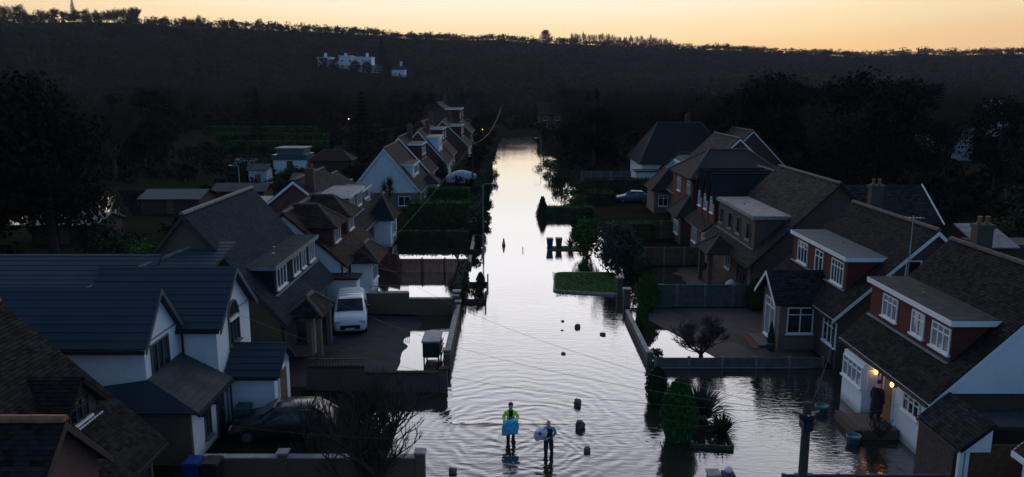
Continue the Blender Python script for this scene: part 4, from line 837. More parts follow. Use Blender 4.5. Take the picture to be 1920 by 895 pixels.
garden_wall('dark brick wall between the white house and the van driveway', (-9.6, 34.3), (-3.1, 34.3), .92, 'brick_dark', 'tile_dark', (.985,), (.42, 1.2))
railing('low black railing on the wall in front of the van driveway', (-9.5, 34.3), (-6.95, 34.3), 1.26, 1.62, 'iron_black', .14)
garden_wall('long brick wall along the street edge of the van driveway', (-3.3, 37.2), (-3.35, 46.6), .78, 'brick_dark', pillars=(.02, .98))
garden_wall('stepped brick wall behind the white van', (-10.2, 46.9), (-3.5, 46.9), 1.02, 'brick_yellow', 'coping', (.995,), (.56, 1.38))
railing('black railing on the stepped wall against bright water', (-8.9, 46.9), (-6.5, 46.9), 1.46, 1.86, 'iron_black')
railing('white balustrade outside the bay of the white gabled house', (-11.3, 48.0), (-8.9, 48.3), .6, 1.25, 'upvc', .16)
panel_fence('red brown picket fence between flooded front gardens', (-8.7, 58.2), (-3.4, 58.2), 3, 1.1, 'fence_red', 'fence_brown', pick=True, gravel=False)
panel_fence('red brown panel fence beside the hipped dormer house', (-11.2, 60.0), (-8.75, 58.25), 1, 1.35, 'fence_red', 'post_pale')
garden_wall('concrete kerb wall along the street beside the block paved drive', (7.1, 38.0), (7.15, 46.3), .42, 'concrete_panel', pillars=(.01,), t_=.16)
panel_fence('low concrete panel wall between the flooded yard and the paved drive', (7.3, 37.4), (15.8, 37.4), 5, .55, 'concrete_panel', 'post_pale', gravel=True, cap=False)
panel_fence('grey timber panel fence behind the block paved drive', (8.85, 48.4), (16.1, 48.4), 4, 1.5, 'fence_grey', 'post_pale')
panel_fence('brown timber panel fence beyond the grey fence', (9.0, 60.3), (15.3, 60.3), 4, 1.5, 'fence_brown', 'post_pale')
panel_fence('brown panel fence behind the round bush and lime hedge', (9.5, 71.5), (15.5, 71.5), 4, 1.7, 'fence_brown', 'post_pale')
panel_fence('pale post fence in front of the cream sided house', (10.5, 117), (18, 117), 5, 1.6, 'fence_grey', 'post_pale')
for lab, x, y, z, mt in (('brick gate pillar beside the grass verge', 7.35, 51.2, 1.3, 'brick_dark'), ('grey gate pillar at the end of the grey fence', 7.5, 48.9, 1.1, 'concrete_panel'), ('brick pillar beside the small clipped tree', -3.5, 47.4, 1.35, 'brick_dark')):
    o = thing('gate_pillar', lab, 'pillar', (x, y, 0)); MB().box(x - .2, x + .2, y - .2, y + .2, -.4, z).build('shaft', mt, o); MB().prism([(x - .26, y - .26, z + .002), (x + .26, y - .26, z + .002), (x + .26, y + .26, z + .002), (x - .26, y + .26, z + .002)], (0, 0, .08)).build('cap', 'coping', o)
o = thing('gate_pillar', 'dark gate pillar with white ball at the bottom edge', 'pillar', (7.3, 24.1, 0)); MB().box(7.1, 7.5, 23.9, 24.3, -.4, 1.25).build('shaft', 'brick_dark', o); MB().lathe([(.02, 0), (.1, .03), (.14, .12), (.1, .22), (.02, .26)], (7.3, 24.1, 1.25), 12).build('ball', 'upvc', o, True)
o = thing('gate_pillar', 'plain dark gate pillar at the bottom edge beside the white ball', 'pillar', (6.8, 24.1, 0)); MB().box(6.62, 6.98, 23.9, 24.3, -.4, 1.2).build('shaft', 'brick_dark', o); MB().box(6.58, 7.02, 23.86, 24.34, 1.202, 1.28).build('cap', 'coping', o)
o = thing('street_gate', 'leaning wooden garden gate beside the street wall', 'gate', (-3.5, 45.2, 0))
for k in range(5): MB().beam((-3.62 + .03 * k, 44.4 + k * .3, -.1), (-3.5 + .03 * k, 44.35 + k * .3, 1.15), .03, .18).build('board', 'timber_dark', o)
MB().beam((-3.6, 44.3, .3), (-3.48, 45.8, .3), .04, .08).build('rail', 'timber_dark', o); MB().beam((-3.55, 44.3, .95), (-3.43, 45.8, .95), .04, .08).build('rail', 'timber_dark', o)
panel_fence('dark blue grey fence top at the bottom edge under the pole', (9.1, 23.9), (14.6, 23.9), 3, 1.26, 'fence_grey', 'fence_grey')
garden_wall('low dark wall along the far left side of the street', (-3.4, 60), (-3.6, 76), .35, 'brick_dark', t_=.2)

# ------------------------------------------------------------------ street furniture and small things
def lamp_post(label, x, y, z, sg, mat='galvanised'):
    o = thing('street_lamp', label, 'street lamp', (x, y, 0)); MB().tube([(x, y, -.3), (x, y, 1.2), (x, y, 1.22), (x, y, z)], [.09, .09, .055, .045], 8).build('post', mat, o)
    MB().tube([(x, y, z), (x + sg * .15, y, z + .12), (x + sg * .9, y, z + .16)], .03, 6).build('arm', mat, o); MB().box(x + sg * .75, x + sg * 1.25, y - .1, y + .1, z + .1, z + .2).build('lamp_head', 'upvc', o, bevel=.02)
lamp_post('unlit street lamp on the left edge of the flooded street', -2.5, 66.0, 5.8, 1, 'metal_grey'); lamp_post('small unlit street lamp far down the right side', 5.6, 150, 4.4, -1); lamp_post('white lamp post beyond the slate roof', -35.4, 100, 4.0, -1)
# near utility pole
o = thing('utility_pole', 'wooden utility pole at the lower right with fanning wires', 'utility pole', (6.2, 15.2, 0))
MB().tube([(6.25, 15.2, -.3), (6.2, 15.2, 4), (6.18, 15.2, 7.55)], [.13, .11, .085], 10).build('pole_shaft', 'bark', o, True)
MB().tube([(6.18, 15.2, 7.2), (6.18, 15.2, 7.32)], .17, 10).build('collar', 'iron_black', o); MB().box(6.08, 6.28, 15.05, 15.35, 6.95, 7.18).build('junction_box', 'iron_black', o, bevel=.02)
for k in range(4): an = k * 1.5; MB().tube([(6.18, 15.2, 7.26), (6.18 + .25 * math.cos(an), 15.2 + .25 * math.sin(an), 7.36)], .02, 5).build('hook', 'galvanised', o)
MB().beam((6.0, 15.2, 5.95), (6.4, 15.2, 5.95), .03, .03).build('step_iron', 'galvanised', o)
def wire(label, a, b, sag=.4, r=.0045, n=14):
    a, b = V(*a), V(*b); p = [a + (b - a) * (k / n) - V(0, 0, 4 * sag * (k / n) * (1 - k / n)) for k in range(n + 1)]
    tag(MB().tube(p, r, 4).build('overhead_wire', 'iron_black'), label, 'wire', 'overhead wires')
top = (6.18, 15.2, 7.3)
wire('overhead wire from the near pole to the arched window house', top, (-11.9, 31.0, 5.0), .9); wire('overhead wire from the near pole to the slate roofed house', top, (-11.9, 40.5, 4.0), 1.0); wire('overhead wire from the near pole to the brown brick house', top, (16.4, 37.2, 3.2), .5); wire('overhead wire from the near pole to the white house', top, (15.6, 27.4, 2.9), .35)
wire('second overhead wire running left off the near pole', top, (-8, 20.5, 4.6), .5); wire('overhead wire from the near pole towards the hipped dormer house', top, (-11.5, 50.5, 4.6), 1.3)
wire('thin wire rising from the picket fence garden to the far pole', (-9.5, 60, 2.2), (-5.5, 108, 6.4), .3, .012); wire('reddish wire drooping beside the far end of the street', (-5.5, 108, 6.4), (-2.5, 178, 9.5), 1.8, .03)
o = thing('utility_pole', 'slender wooden pole among the far left gardens', 'utility pole', (-5.5, 108, 0)); MB().tube([(-5.5, 108, -.2), (-5.5, 108, 6.6)], [.13, .09], 7).build('pole_shaft', 'bark', o); MB().beam((-6.0, 108, 6.3), (-5.0, 108, 6.3), .08, .08).build('crossarm', 'timber_dark', o)
# stones along the verge
def stone(x, y, r, sq, seed, label):
    rg = random.Random(seed); bm = bmesh.new(); bmesh.ops.create_icosphere(bm, subdivisions=3, radius=1)
    for v in bm.verts:
        c = v.co.copy(); f = .86 + .10 * math.sin(c.x * 3.1 + seed) * math.cos(c.y * 2.7 - seed) + .07 * math.sin(c.z * 5.3 + seed * 2 + c.x * 4) + rg.uniform(-.035, .035)
        c = V(max(-.72, min(.72, c.x)), max(-.72, min(.72, c.y)), max(-.7, min(.78, c.z))) * f; v.co = c
    bmesh.ops.scale(bm, vec=(r, r * .9, r * sq), verts=bm.verts); bmesh.ops.rotate(bm, matrix=Matrix.Rotation(seed * 1.3, 3, 'Z'), verts=bm.verts)
    me = bpy.data.meshes.new('stone'); bm.to_mesh(me); bm.free(); me.materials.append(MATS['stone_dark'])
    q = bpy.data.objects.new('stone', me); col.objects.link(q); q.location = (x, y, .0 + r * sq * .22); tag(q, label, 'stone', 'stones standing out of the flood')
for a in ((2.95, 32.7, .27, 1.0, 1, 'rough stone in the water, third nearest in the right row'), (2.85, 30.35, .27, 1.25, 2, 'tall rough stone right of the man carrying the pale bag'), (3.9, 44.2, .22, 1.0, 3, 'rounded stone level with the puddle on the paved drive'), (5.25, 42.8, .22, .6, 4, 'low flat stone nearest the concrete kerb wall'), (2.75, 39.5, .16, .6, 5, 'low stone alone in mid street'), (2.95, 28.2, .22, .8, 6, 'small square stone nearest the camera on the right'), (-2.2, 26.5, .2, .9, 7, 'small stone beside the end pillar of the yellow wall'), (3.1, 45.4, .12, .7, 8, 'smallest stone beyond the rounded one'), (2.95, 43.6, .12, .35, 9, 'flat sliver of stone beside the rounded one')): stone(*a)
for k, y in enumerate((60.5, 61.5, 62.6, 63.6, 64.6)): stone(-2.6 + .02 * k, y, .12, .9, 20 + k, ('nearest', 'second', 'middle', 'fourth', 'farthest')[k] + ' small stone in the row beside the left kerb')
# wheelie bins
def wheelie(label, x, y, mat, rz=0, group=None, z=0):
    o = thing('wheelie_bin', label, 'bin', (x, y, z), group); r = 0
    m = MB(); b, t_ = [(-.2, -.24), (.2, -.24), (.2, .24), (-.2, .24)], [(-.29, -.34), (.29, -.34), (.29, .36), (-.29, .36)]
    for k in range(4): p, q = b[k], b[(k + 1) % 4]; u, w = t_[k], t_[(k + 1) % 4]; m.poly([(x + p[0], y + p[1], z + .06), (x + q[0], y + q[1], z + .06), (x + w[0], y + w[1], z + .98), (x + u[0], y + u[1], z + .98)])
    m.poly([(x + p[0], y + p[1], z + .06) for p in b]); m.build('body', mat, o)
    m = MB(); m.box(x - .31, x + .31, y - .37, y + .37, z + .982, z + 1.03); m.prism([(x - .27, y - .33, z + 1.03), (x + .27, y - .33, z + 1.03), (x + .27, y + .33, z + 1.03), (x - .27, y + .33, z + 1.03)], (0, 0, .04)); m.build('lid', mat, o)
    MB().tube([(x - .25, y + .42, z + .95), (x + .25, y + .42, z + .95)], .022, 6).build('handle', mat, o)
    for sx_ in (-1, 1): MB().tube([(x + sx_ * .2, y + .3, z + .1), (x + sx_ * .26, y + .3, z + .1)], .1, 10).build('wheel', 'tyre', o)
    return o
wheelie('blue wheelie bin standing in the flood beside a brown bin', 3.35, 67.2, 'bin_blue', z=-.12); wheelie('brown wheelie bin standing in the flood beside a blue bin', 4.15, 67.3, 'bin_brown', z=-.12)
wheelie('blue recycling bin at the foot of the yellow brick wall', -11.3, 25.4, 'bin_blue'); wheelie('black bin at the foot of the yellow brick wall', -10.65, 25.4, 'bin_black'); wheelie('teal bin beside the white porch wall', -11.1, 29.95, 'bin_teal', z=.1)
tag(MB().prism([(3.2, 66.2, -.1), (6.3, 66.0, -.1), (7.0, 67.2, -.1), (6.0, 68.3, -.1), (3.6, 68.0, -.1)], (0, 0, .16)).build('verge', 'grass'), 'narrow low grass strip beside the two wheelie bins', 'verge', kind='structure')
# traffic cone
o = thing('traffic_cone', 'lone orange traffic cone standing in the flooded road', 'traffic cone', (-.75, 68.5, -.15)); MB().box(-1.0, -.5, 68.25, 68.75, -.16, -.1).build('foot', 'cone_orange', o); MB().lathe([(.19, 0), (.05, .75), (.03, .78)], (-.75, 68.5, -.1), 12).build('cone_body', 'cone_orange', o, True); MB().lathe([(.137, .3), (.092, .52)], (-.75, 68.5, -.1), 12).build('reflective_band', 'upvc', o, True)
tag(MB().lathe([(.04, -.2), (.03, .35), (.01, .36)], (.95, 66.4, 0), 6).build('marker_post', 'iron_black'), 'short dark stick poking out of the flooded road', 'post')
# raised bed frame with clipped trees by the left kerb
o = thing('raised_bed', 'wooden planter frame holding clipped trees in the flood', 'planter', (-2.5, 51.0, 0))
for a, b in (((-3.1, 49.6, .12), (-1.75, 49.6, .12)), ((-1.75, 49.6, .12), (-1.75, 54.2, .12)), ((-3.1, 54.2, .12), (-1.75, 54.2, .12)), ((-3.1, 49.6, .12), (-3.1, 54.2, .12))): MB().beam(a, b, .06, .25).build('board', 'timber_dark', o)
for p in ((-1.75, 49.5), (-1.75, 54.3), (-3.1, 49.5)): MB().box(p[0] - .05, p[0] + .05, p[1] - .05, p[1] + .05, -.3, .8).build('post', 'timber_dark', o)
# covered trolley in the driveway corner
o = thing('covered_trolley', 'dark boxy trolley with pale lid parked by the driveway wall', 'trolley', (-4.2, 38.8, 0)); MB().box(-4.6, -3.75, 37.9, 39.6, .35, 1.15).build('body', 'bin_black', o, bevel=.03); MB().prism([(-4.65, 37.85, 1.152), (-3.7, 37.85, 1.152), (-3.7, 39.65, 1.152), (-4.65, 39.65, 1.152)], (0, 0, .1)).build('lid', 'lead', o, bevel=.02)
for p in ((-4.55, 38.1), (-3.8, 38.1), (-4.55, 39.4), (-3.8, 39.4)): MB().tube([(p[0], p[1], .36), (p[0], p[1], -.1)], .04, 6).build('leg', 'iron_black', o)
for k in range(3): MB().beam((-3.68, 37.9, .3 + .28 * k), (-3.68, 39.6, .3 + .28 * k), .04, .08).build('side_slat', 'timber_dark', o)
# pots
def pot(label, x, y, z, mat='pot_teal', r=.3, hh=.5):
    tag(MB().lathe([(r * .7, 0), (r * .95, hh * .8), (r, hh * .82), (r, hh), (r * .86, hh), (r * .8, hh * .85)], (x, y, z), 14).build('plant_pot', mat, None, True), label, 'plant pot')
pot('teal plant pot at the corner of the front terrace', 13.7, 28.9, -.15); pot('second teal plant pot by the lit doorway', 13.6, 31.9, -.15); pot('dark pot holding the clipped cone by the brick porch', 13.95, 39.85, .1, 'pot_teal', .25, .45)
o = thing('air_unit', 'pale wall mounted box beside the slate roofed porch', 'utility box', (-10.7, 42.0, 0)); MB().box(-11.6, -11.2, 41.6, 42.3, .5, 1.2).build('casing', 'render_white', o, bevel=.03); MB().box(-11.198, -11.19, 41.7, 42.2, .6, 1.1).build('grille', 'upvc_grey', o)
# upturned small things on the driveway edge
o = thing('crate', 'small blue crate beside the slate roofed porch', 'crate', (-10.6, 40.0, 0)); 
MB().box(-10.3, -9.9, 41.0, 41.4, .1, .14).box(-10.3, -10.27, 41.0, 41.4, .14, .38).box(-9.93, -9.9, 41.0, 41.4, .14, .38).box(-10.27, -9.93, 41.0, 41.03, .14, .38).box(-10.27, -9.93, 41.37, 41.4, .14, .38).build('shell', 'bin_blue', o)

# ------------------------------------------------------------------ vehicles
def vehicle(name, label, cat, loc, rz, st, glassrows, paint, wheels, wr=.32, lamps=None, hw=.9):
    """st: stations along the length (y from front, z low, z belt, z roof, half-width low, belt, roof)"""
    o = thing(name, label, cat, loc); o.rotation_euler = (0, 0, rz)
    def put(m, nm, mat, par, smooth=False, bevel=0):
        q = m.build(nm, mat, None, smooth, bevel); q.parent = par; return q
    m = MB(); rows = []
    for (y, zl, zb, zr, wl_, wb, wr_) in st:
        pr_ = [(wl_ * .92, zl), (wl_, zl + .12), (wl_ * .5 + wb * .5 + .015, (zl + zb) / 2), (wb, zb), (wb * .55 + wr_ * .45 + .012, zb * .5 + zr * .5), (wr_, zr - .07), (wr_ * .82, zr - .005), (0, zr + .02)]
        pts = [(-a, y, b) for a, b in pr_] + [(a, y, b) for a, b in reversed(pr_[:-1])]
        rows.append(len(m.v)); m.v += pts
    n = 15
    for a, b in zip(rows[:-1], rows[1:]):
        for k in range(n): q = (k + 1) % n; m.f.append((a + k, a + q, b + q, b + k)); m.m.append(0)
    m.f.append(tuple(rows[0] + k for k in range(n - 1, -1, -1))); m.f.append(tuple(rows[-1] + k for k in range(n))); m.m += [0, 0]
    body = put(m, 'body', paint, o, True)
    for nm, quads in glassrows:
        for q in quads: put(MB().prism(q[0], q[1]), nm, 'glass_dark', body)
    for (x, y) in wheels:
        w = put(MB().tube([(x - .1, y, wr), (x + .1, y, wr)], wr, 18), 'wheel', 'tyre', o); sx_ = 1 if x > 0 else -1; put(MB().tube([(x + sx_ * .1, y, wr), (x + sx_ * .115, y, wr)], wr * .62, 14), 'rim', 'rim', w)
    for nm, mat, bx in (lamps or []): put(MB().box(*bx), nm, mat, body, bevel=.015)
    return o
# white van, nose towards the camera (local -y is its front)
st = [(0.0, .32, .62, .72, .72, .74, .60), (.10, .24, .80, .90, .88, .88, .74), (.45, .22, .98, 1.06, .92, .92, .80), (.95, .22, 1.08, 1.16, .93, .93, .80), (1.10, .22, 1.08, 1.28, .93, .93, .79), (1.75, .22, 1.10, 1.74, .93, .93, .74), (2.05, .22, 1.10, 1.80, .93, .93, .75), (4.0, .24, 1.10, 1.82, .93, .93, .76), (4.15, .28, 1.08, 1.72, .90, .90, .72)]
gl = [('windscreen', [([(-.76, 1.0, 1.17), (.76, 1.0, 1.17), (.70, 1.66, 1.71), (-.70, 1.66, 1.71)], (0, -.035, .05))]),
      ('side_window', [([(.955 * s_, 1.55, 1.14), (.955 * s_, 2.4, 1.14), (.86 * s_, 2.4, 1.6), (.86 * s_, 1.85, 1.6)], (s_ * .012, 0, 0)) for s_ in (-1, 1)])]
lp = [('headlight', 'headlamp', (s_ * .87, s_ * .52, .03, .30, .68, .86)) for s_ in (-1, 1)] + [('grille', 'plastic_black', (-.56, .56, -.02, .1, .36, .62)), ('number_plate', 'plate_white', (-.26, .26, -.035, -.015, .36, .46)), ('bumper_trim', 'plastic_black', (-.8, .8, .0, .2, .20, .29)), ('bonnet_vent', 'plastic_black', (-.5, .5, .10, .22, .76, .82))] + [('mirror', 'plastic_black', (s_ * .96, s_ * 1.12, 1.35, 1.45, 1.15, 1.4)) for s_ in (-1, 1)] + [('wiper', 'iron_black', (-.6 + .6 * k, -.1 + .6 * k, .99, 1.03, 1.2, 1.225)) for k in range(2)]
VAN = vehicle('van', 'white van parked nose out on the tarmac driveway', 'van', (-9.25, 42.4, .07), R(10), st, gl, 'paint_white', [(-.84, .75), (.84, .75), (-.84, 3.4), (.84, 3.4)], .33, lp)
for k in range(3):
    q = MB().box(-.66, .66, 2.2 + k * .55, 2.235 + k * .55, 1.82, 1.85).build('roof_rib', 'paint_white'); q.parent = VAN
cs = [(0, .30, .55, .60, .66, .68, .55), (.12, .24, .70, .76, .84, .84, .7), (.9, .22, .82, .90, .86, .86, .74), (1.15, .22, .86, 1.0, .86, .86, .68), (1.85, .22, .88, 1.40, .86, .86, .58), (2.2, .22, .88, 1.44, .86, .86, .58), (3.2, .22, .90, 1.40, .86, .86, .58), (3.85, .26, .90, 1.06, .84, .84, .62), (4.1, .32, .82, .90, .78, .78, .6)]
cg = [('windscreen', [([(-.62, 1.2, 1.0), (.62, 1.2, 1.0), (.54, 1.8, 1.38), (-.54, 1.8, 1.38)], (0, -.03, .04))]), ('rear_window', [([(-.55, 3.3, 1.38), (.55, 3.3, 1.38), (.6, 3.78, 1.08), (-.6, 3.78, 1.08)], (0, .02, .04))]),
      ('side_window', [([(.80 * s_, a, .95), (.80 * s_, b, .95), (.66 * s_, b, 1.33), (.66 * s_, a + (.35 if a < 2 else .03), 1.33)], (s_ * .02, 0, 0)) for s_ in (-1, 1) for a, b in ((1.45, 2.45), (2.52, 3.25))])]
cl = [('headlight', 'headlamp', (s_ * .82, s_ * .5, .05, .22, .58, .70)) for s_ in (-1, 1)] + [('tail_light', 'lamp_red', (s_ * .8, s_ * .55, 4.0, 4.12, .68, .82)) for s_ in (-1, 1)] + [('number_plate', 'plate_white', (-.25, .25, -.03, -.01, .38, .48)), ('grille', 'plastic_black', (-.4, .4, -.02, .08, .44, .56))] + [('mirror', 'paint_dark', (s_ * .88, s_ * 1.0, 1.4, 1.5, .92, 1.05)) for s_ in (-1, 1)]
W4 = [(-.78, .75), (.78, .75), (-.78, 3.3), (.78, 3.3)]
vehicle('car', 'dark car under the bare tree in front of the white porch', 'car', (-11.2, 29.2, .08), -math.pi / 2 + R(4), cs, cg, 'paint_dark', W4, .31, cl).location = (-11.3, 29.35, .1)
vehicle('car', 'dark car parked behind the lime hedge by the gablet house', 'car', (12.9, 95.2, .08), -math.pi / 2, cs, cg, 'paint_blue', W4, .31, cl)
# sheeted boat
o = thing('covered_boat', 'boat or caravan under a pale sheet among the left hedges', 'boat', (-7.4, 114, 0)); m = MB(); rows = []
for k in range(13):
    f = k / 12; w = 1.1 * (math.sin(math.pi * min(1, .08 + f * .95)) ** .45); zt = .6 + 1.45 * (math.sin(math.pi * (.06 + f * .88)) ** .5); rows.append(len(m.v))
    for j in range(9): a = math.pi * j / 8; m.v.append((-9.7 + f * 4.7, 114 - w * math.cos(a), .35 + (zt - .35) * max(0, math.sin(a)) ** .7 + .05 * math.sin(9 * f + j)))
for a, b in zip(rows[:-1], rows[1:]):
    for j in range(8): m.f.append((a + j, a + j + 1, b + j + 1, b + j)); m.m.append(0)
m.build('sheet', 'tarp', o, True); MB().box(-9.3, -5.4, 113.2, 114.8, -.1, .4).build('trailer', 'iron_black', o)
for k in (.3, .55, .8): MB().tube([(-9.7 + 4.7 * k, 114 - 1.12 * math.cos(math.pi * j / 8), .37 + 1.66 * math.sin(math.pi * j / 8) ** .7) for j in range(9)], .02, 4).build('rope', 'iron_black', o)

# ------------------------------------------------------------------ people
def person(label, loc, rz, J, mats, pick, hair=None, scale=1.0):
    """one continuous skinned body; J: joints, edges implied; faces coloured by pick(x,y,z)"""
    names = list(J); ix = {n: i for i, n in enumerate(names)}
    E_ = [('pelvis', 'waist'), ('waist', 'chest'), ('chest', 'neckb'), ('neckb', 'neck'), ('neck', 'head1'), ('head1', 'head2'), ('head2', 'top'), ('head1', 'nose')]
    for s_ in 'lr': E_ += [('chest', 'sh' + s_), ('sh' + s_, 'el' + s_), ('el' + s_, 'wr' + s_), ('wr' + s_, 'pa' + s_), ('pelvis', 'hip' + s_), ('hip' + s_, 'kn' + s_), ('kn' + s_, 'an' + s_), ('an' + s_, 'toe' + s_), ('head1', 'ear' + s_)]
    me = bpy.data.meshes.new('person'); me.from_pydata([J[n][0] for n in names], [(ix[a], ix[b]) for a, b in E_], [])
    o = bpy.data.objects.new('person_build', me); col.objects.link(o)
    sk = o.modifiers.new('skin', 'SKIN'); sk.use_smooth_shade = True; sk.branch_smoothing = .6
    sv = me.skin_vertices[0].data
    for n in names:
        r = J[n][1]; k_ = 1.0 if n in ('nose', 'head1', 'head2', 'top', 'neck', 'earl', 'earr', 'pal', 'par', 'wrl', 'wrr') else 1.28; sv[ix[n]].radius = (r[0] * k_, r[1] * k_) if isinstance(r, tuple) else (r * k_, r * k_)
    for q in sv: q.use_root = False
    sv[ix['pelvis']].use_root = True
    o.modifiers.new('sub', 'SUBSURF').levels = 2
    dg = bpy.context.evaluated_depsgraph_get(); nm = bpy.data.meshes.new_from_object(o.evaluated_get(dg)); bpy.data.objects.remove(o)
    nm.name = 'person'; nm.materials.clear()
    for m in mats: nm.materials.append(MATS[m])
    nm.polygons.foreach_set('material_index', [pick(*p.center) for p in nm.polygons]); nm.polygons.foreach_set('use_smooth', [True] * len(nm.polygons))
    b = bpy.data.objects.new('person', nm); col.objects.link(b); b.location = loc; b.rotation_euler = (0, 0, rz); b.scale = (scale,) * 3; tag(b, label, 'person', kind='thing')
    def child(m, n, mat, smooth=True): q = m.build(n, mat, None, smooth); q.parent = b; return q
    for s_, sx_ in (('l', -1), ('r', 1)):                          # palm, four unequal bent fingers and a thumb
        p = Vector(J['pa' + s_][0]); w = Vector(J['wr' + s_][0]); d = (p - w).normalized(); inn = V(-sx_, 0, 0); dn = d.cross(inn).normalized()
        m = MB(); m.tube([p - d * .02, p + d * .02, p + d * .07], [.03, .042, .038], 8)
        for k, L in enumerate((.075, .085, .08, .062)):
            a = p + d * .065 + dn * (.030 - .02 * k); m.tube([a, a + d * L * .45 + inn * .008, a + d * L * .75 + inn * .035, a + d * L * .8 + inn * .06], [.010, .0095, .009, .007], 6)
        a = p + d * .01 + dn * .04; m.tube([a, a + dn * .03 + inn * .02 + d * .02, a + dn * .035 + inn * .05 + d * .045], [.013, .012, .009], 6)
        child(m, 'hand', 'skin')
    hd = Vector(J['head2'][0])
    for sx_ in (-1, 1): child(MB().lathe([(.003, -.012), (.012, 0), (.003, .012)], (hd.x + sx_ * .034, hd.y - .092, hd.z - .015), 6), 'eye', 'cloth_black')
    child(MB().box(hd.x - .028, hd.x + .028, hd.y - .098, hd.y - .088, hd.z - .105, hd.z - .096), 'mouth', 'lamp_red', False)
    if hair:
        m = MB(); c = hd + V(0, .015, .012); m.lathe([(.100, -.03), (.104, .02), (.098, .06), (.075, .095), (.03, .112)], c, 14)
        m.v = [(x, y if y > c.y - .06 or z > c.z + .055 else c.y - .06, z) for x, y, z in m.v]; child(m, 'hair', hair)
    return b
def joints(kl=0., kr=0., arms='front', lean=0.):
    J = {'pelvis': ((0, 0, .95), (.155, .115)), 'waist': ((0, -.01 - lean * .3, 1.10), (.145, .11)), 'chest': ((0, -.02 - lean * .7, 1.32), (.175, .125)), 'neckb': ((0, -.03 - lean, 1.47), (.10, .085)), 'neck': ((0, -.04 - lean, 1.54), .058),
         'head1': ((0, -.06 - lean, 1.62), (.078, .085)), 'head2': ((0, -.06 - lean, 1.70), (.085, .098)), 'top': ((0, -.05 - lean, 1.765), (.06, .07)), 'nose': ((0, -.165 - lean, 1.635), .014)}
    for s_, sx_, k in (('l', -1, kl), ('r', 1, kr)):
        J['sh' + s_] = ((sx_ * .20, -.02 - lean * .8, 1.42), .078)
        if arms == 'front': el_, wr_, pa_ = (sx_ * .30, -.10, 1.17), (sx_ * .25, -.34, 1.10), (sx_ * .23, -.42, 1.09)
        elif arms == 'side': el_, wr_, pa_ = (sx_ * .27, .02, 1.14), (sx_ * .27, -.05, .90), (sx_ * .26, -.08, .82)
        else: el_, wr_, pa_ = (sx_ * .29, -.04, 1.16), (sx_ * .20 - .12, -.28, 1.08), (sx_ * .13 - .14, -.34, 1.07)
        J['el' + s_], J['wr' + s_], J['pa' + s_] = (el_, .056), (wr_, .042), (pa_, .034)
        J['hip' + s_] = ((sx_ * .10, 0, .90), .115); J['kn' + s_] = ((sx_ * .11, -k * .5 - .03, .50), .075); J['an' + s_] = ((sx_ * .11, -k + .03 + (.14 if k < 0 else 0), .11 + (.06 if k < 0 else 0)), .058); J['toe' + s_] = ((sx_ * .115, -k - .14 + (.1 if k < 0 else 0), .045 + (.0 if k >= 0 else .02)), .05)
        J['ear' + s_] = ((sx_ * .092, -.05 - lean, 1.66), .018)
    return J
def pick1(x, y, z):
    if z < .42: return 3
    if z < .97: return 1
    if z > 1.50 and abs(x) < .13: return 2
    if y < -.37 and abs(x) > .1: return 2
    if abs(x) < .085 and y < -.03: return 1
    return 0
p1 = person('person in yellow hi-vis jacket wading with a big blue bag', (-.05, 29.3, -.18), 0, joints(.20, -.16), ['hivis', 'cloth_black', 'skin', 'rubber'], pick1, 'hair_brown', .97)
def pick2(x, y, z):
    if z < .40: return 3
    if z < .97: return 1
    if z > 1.50 and abs(x) < .13: return 2
    if y < -.31 and z < 1.2: return 2
    if abs(x) < .155 and z < 1.42: return 1
    return 0
p2 = person('person in dark dungarees and grey sleeves wading with a pale bag', (1.42, 27.9, -.18), R(-8), joints(.05, -.10, 'left', .05), ['cloth_grey', 'cloth_navy', 'skin', 'rubber'], pick2, None, .94)
def pick3(x, y, z): return 1 if (z > 1.5 and abs(x) < .13) else 2 if (y < -.05 and z < .88 and abs(x) > .2) else 0
p3 = person('person in dark coat and trousers standing at the lit doorway', (15.22, 30.35, .30), R(120), joints(.04, -.02, 'side'), ['cloth_black', 'skin', 'skin'], pick3, 'hair_brown', .99)
m = MB(); rows = []
for k in range(6):
    f = k / 5; z = .55 + .98 * f; rows.append(len(m.v))
    for j in range(20): a = 2 * math.pi * j / 20; w = .27 - .03 * f + .012 * math.sin(3 * a + k); m.v.append((w * math.cos(a), .20 * math.sin(a) * (1 + .03 * math.sin(5 * a)) - .02 * f, z + (.012 * math.sin(4 * a) if k == 0 else 0)))
for a, b in zip(rows[:-1], rows[1:]):
    for j in range(20): m.f.append((a + j, a + (j + 1) % 20, b + (j + 1) % 20, b + j)); m.m.append(0)
q = m.build('coat', 'cloth_black', None, True); q.parent = p3; q.location = (0, 0, -.12)
# what they carry
o = thing('blue_bag', 'large blue carrier bag held in front by the wading person', 'bag', (-.05, 28.85, .55))
m = MB(); B = [(-.40, -.18, 0), (.30, -.20, 0), (.32, .14, .02), (-.38, .16, .02)]; T = [(-.33, -.20, .60), (.40, -.22, .68), (.42, .16, .70), (-.30, .17, .62)]; rows = []
for k in range(7):
    f = k / 6; rows.append(len(m.v))
    for e in range(4):
        for j in range(6):
            g = j / 6; a = V(*B[e]).lerp(V(*T[e]), f); b = V(*B[(e + 1) % 4]).lerp(V(*T[(e + 1) % 4]), f); p = a.lerp(b, g); bul = .06 * math.sin(math.pi * g) * math.sin(math.pi * min(1, f + .15)); nrm = (b - a).cross(V(0, 0, 1)).normalized(); p = p + nrm * (bul + .012 * math.sin(9 * g + 5 * f + e)); m.v.append(tuple(p))
for a, b in zip(rows[:-1], rows[1:]):
    for j in range(24): m.f.append((a + j, a + (j + 1) % 24, b + (j + 1) % 24, b + j)); m.m.append(0)
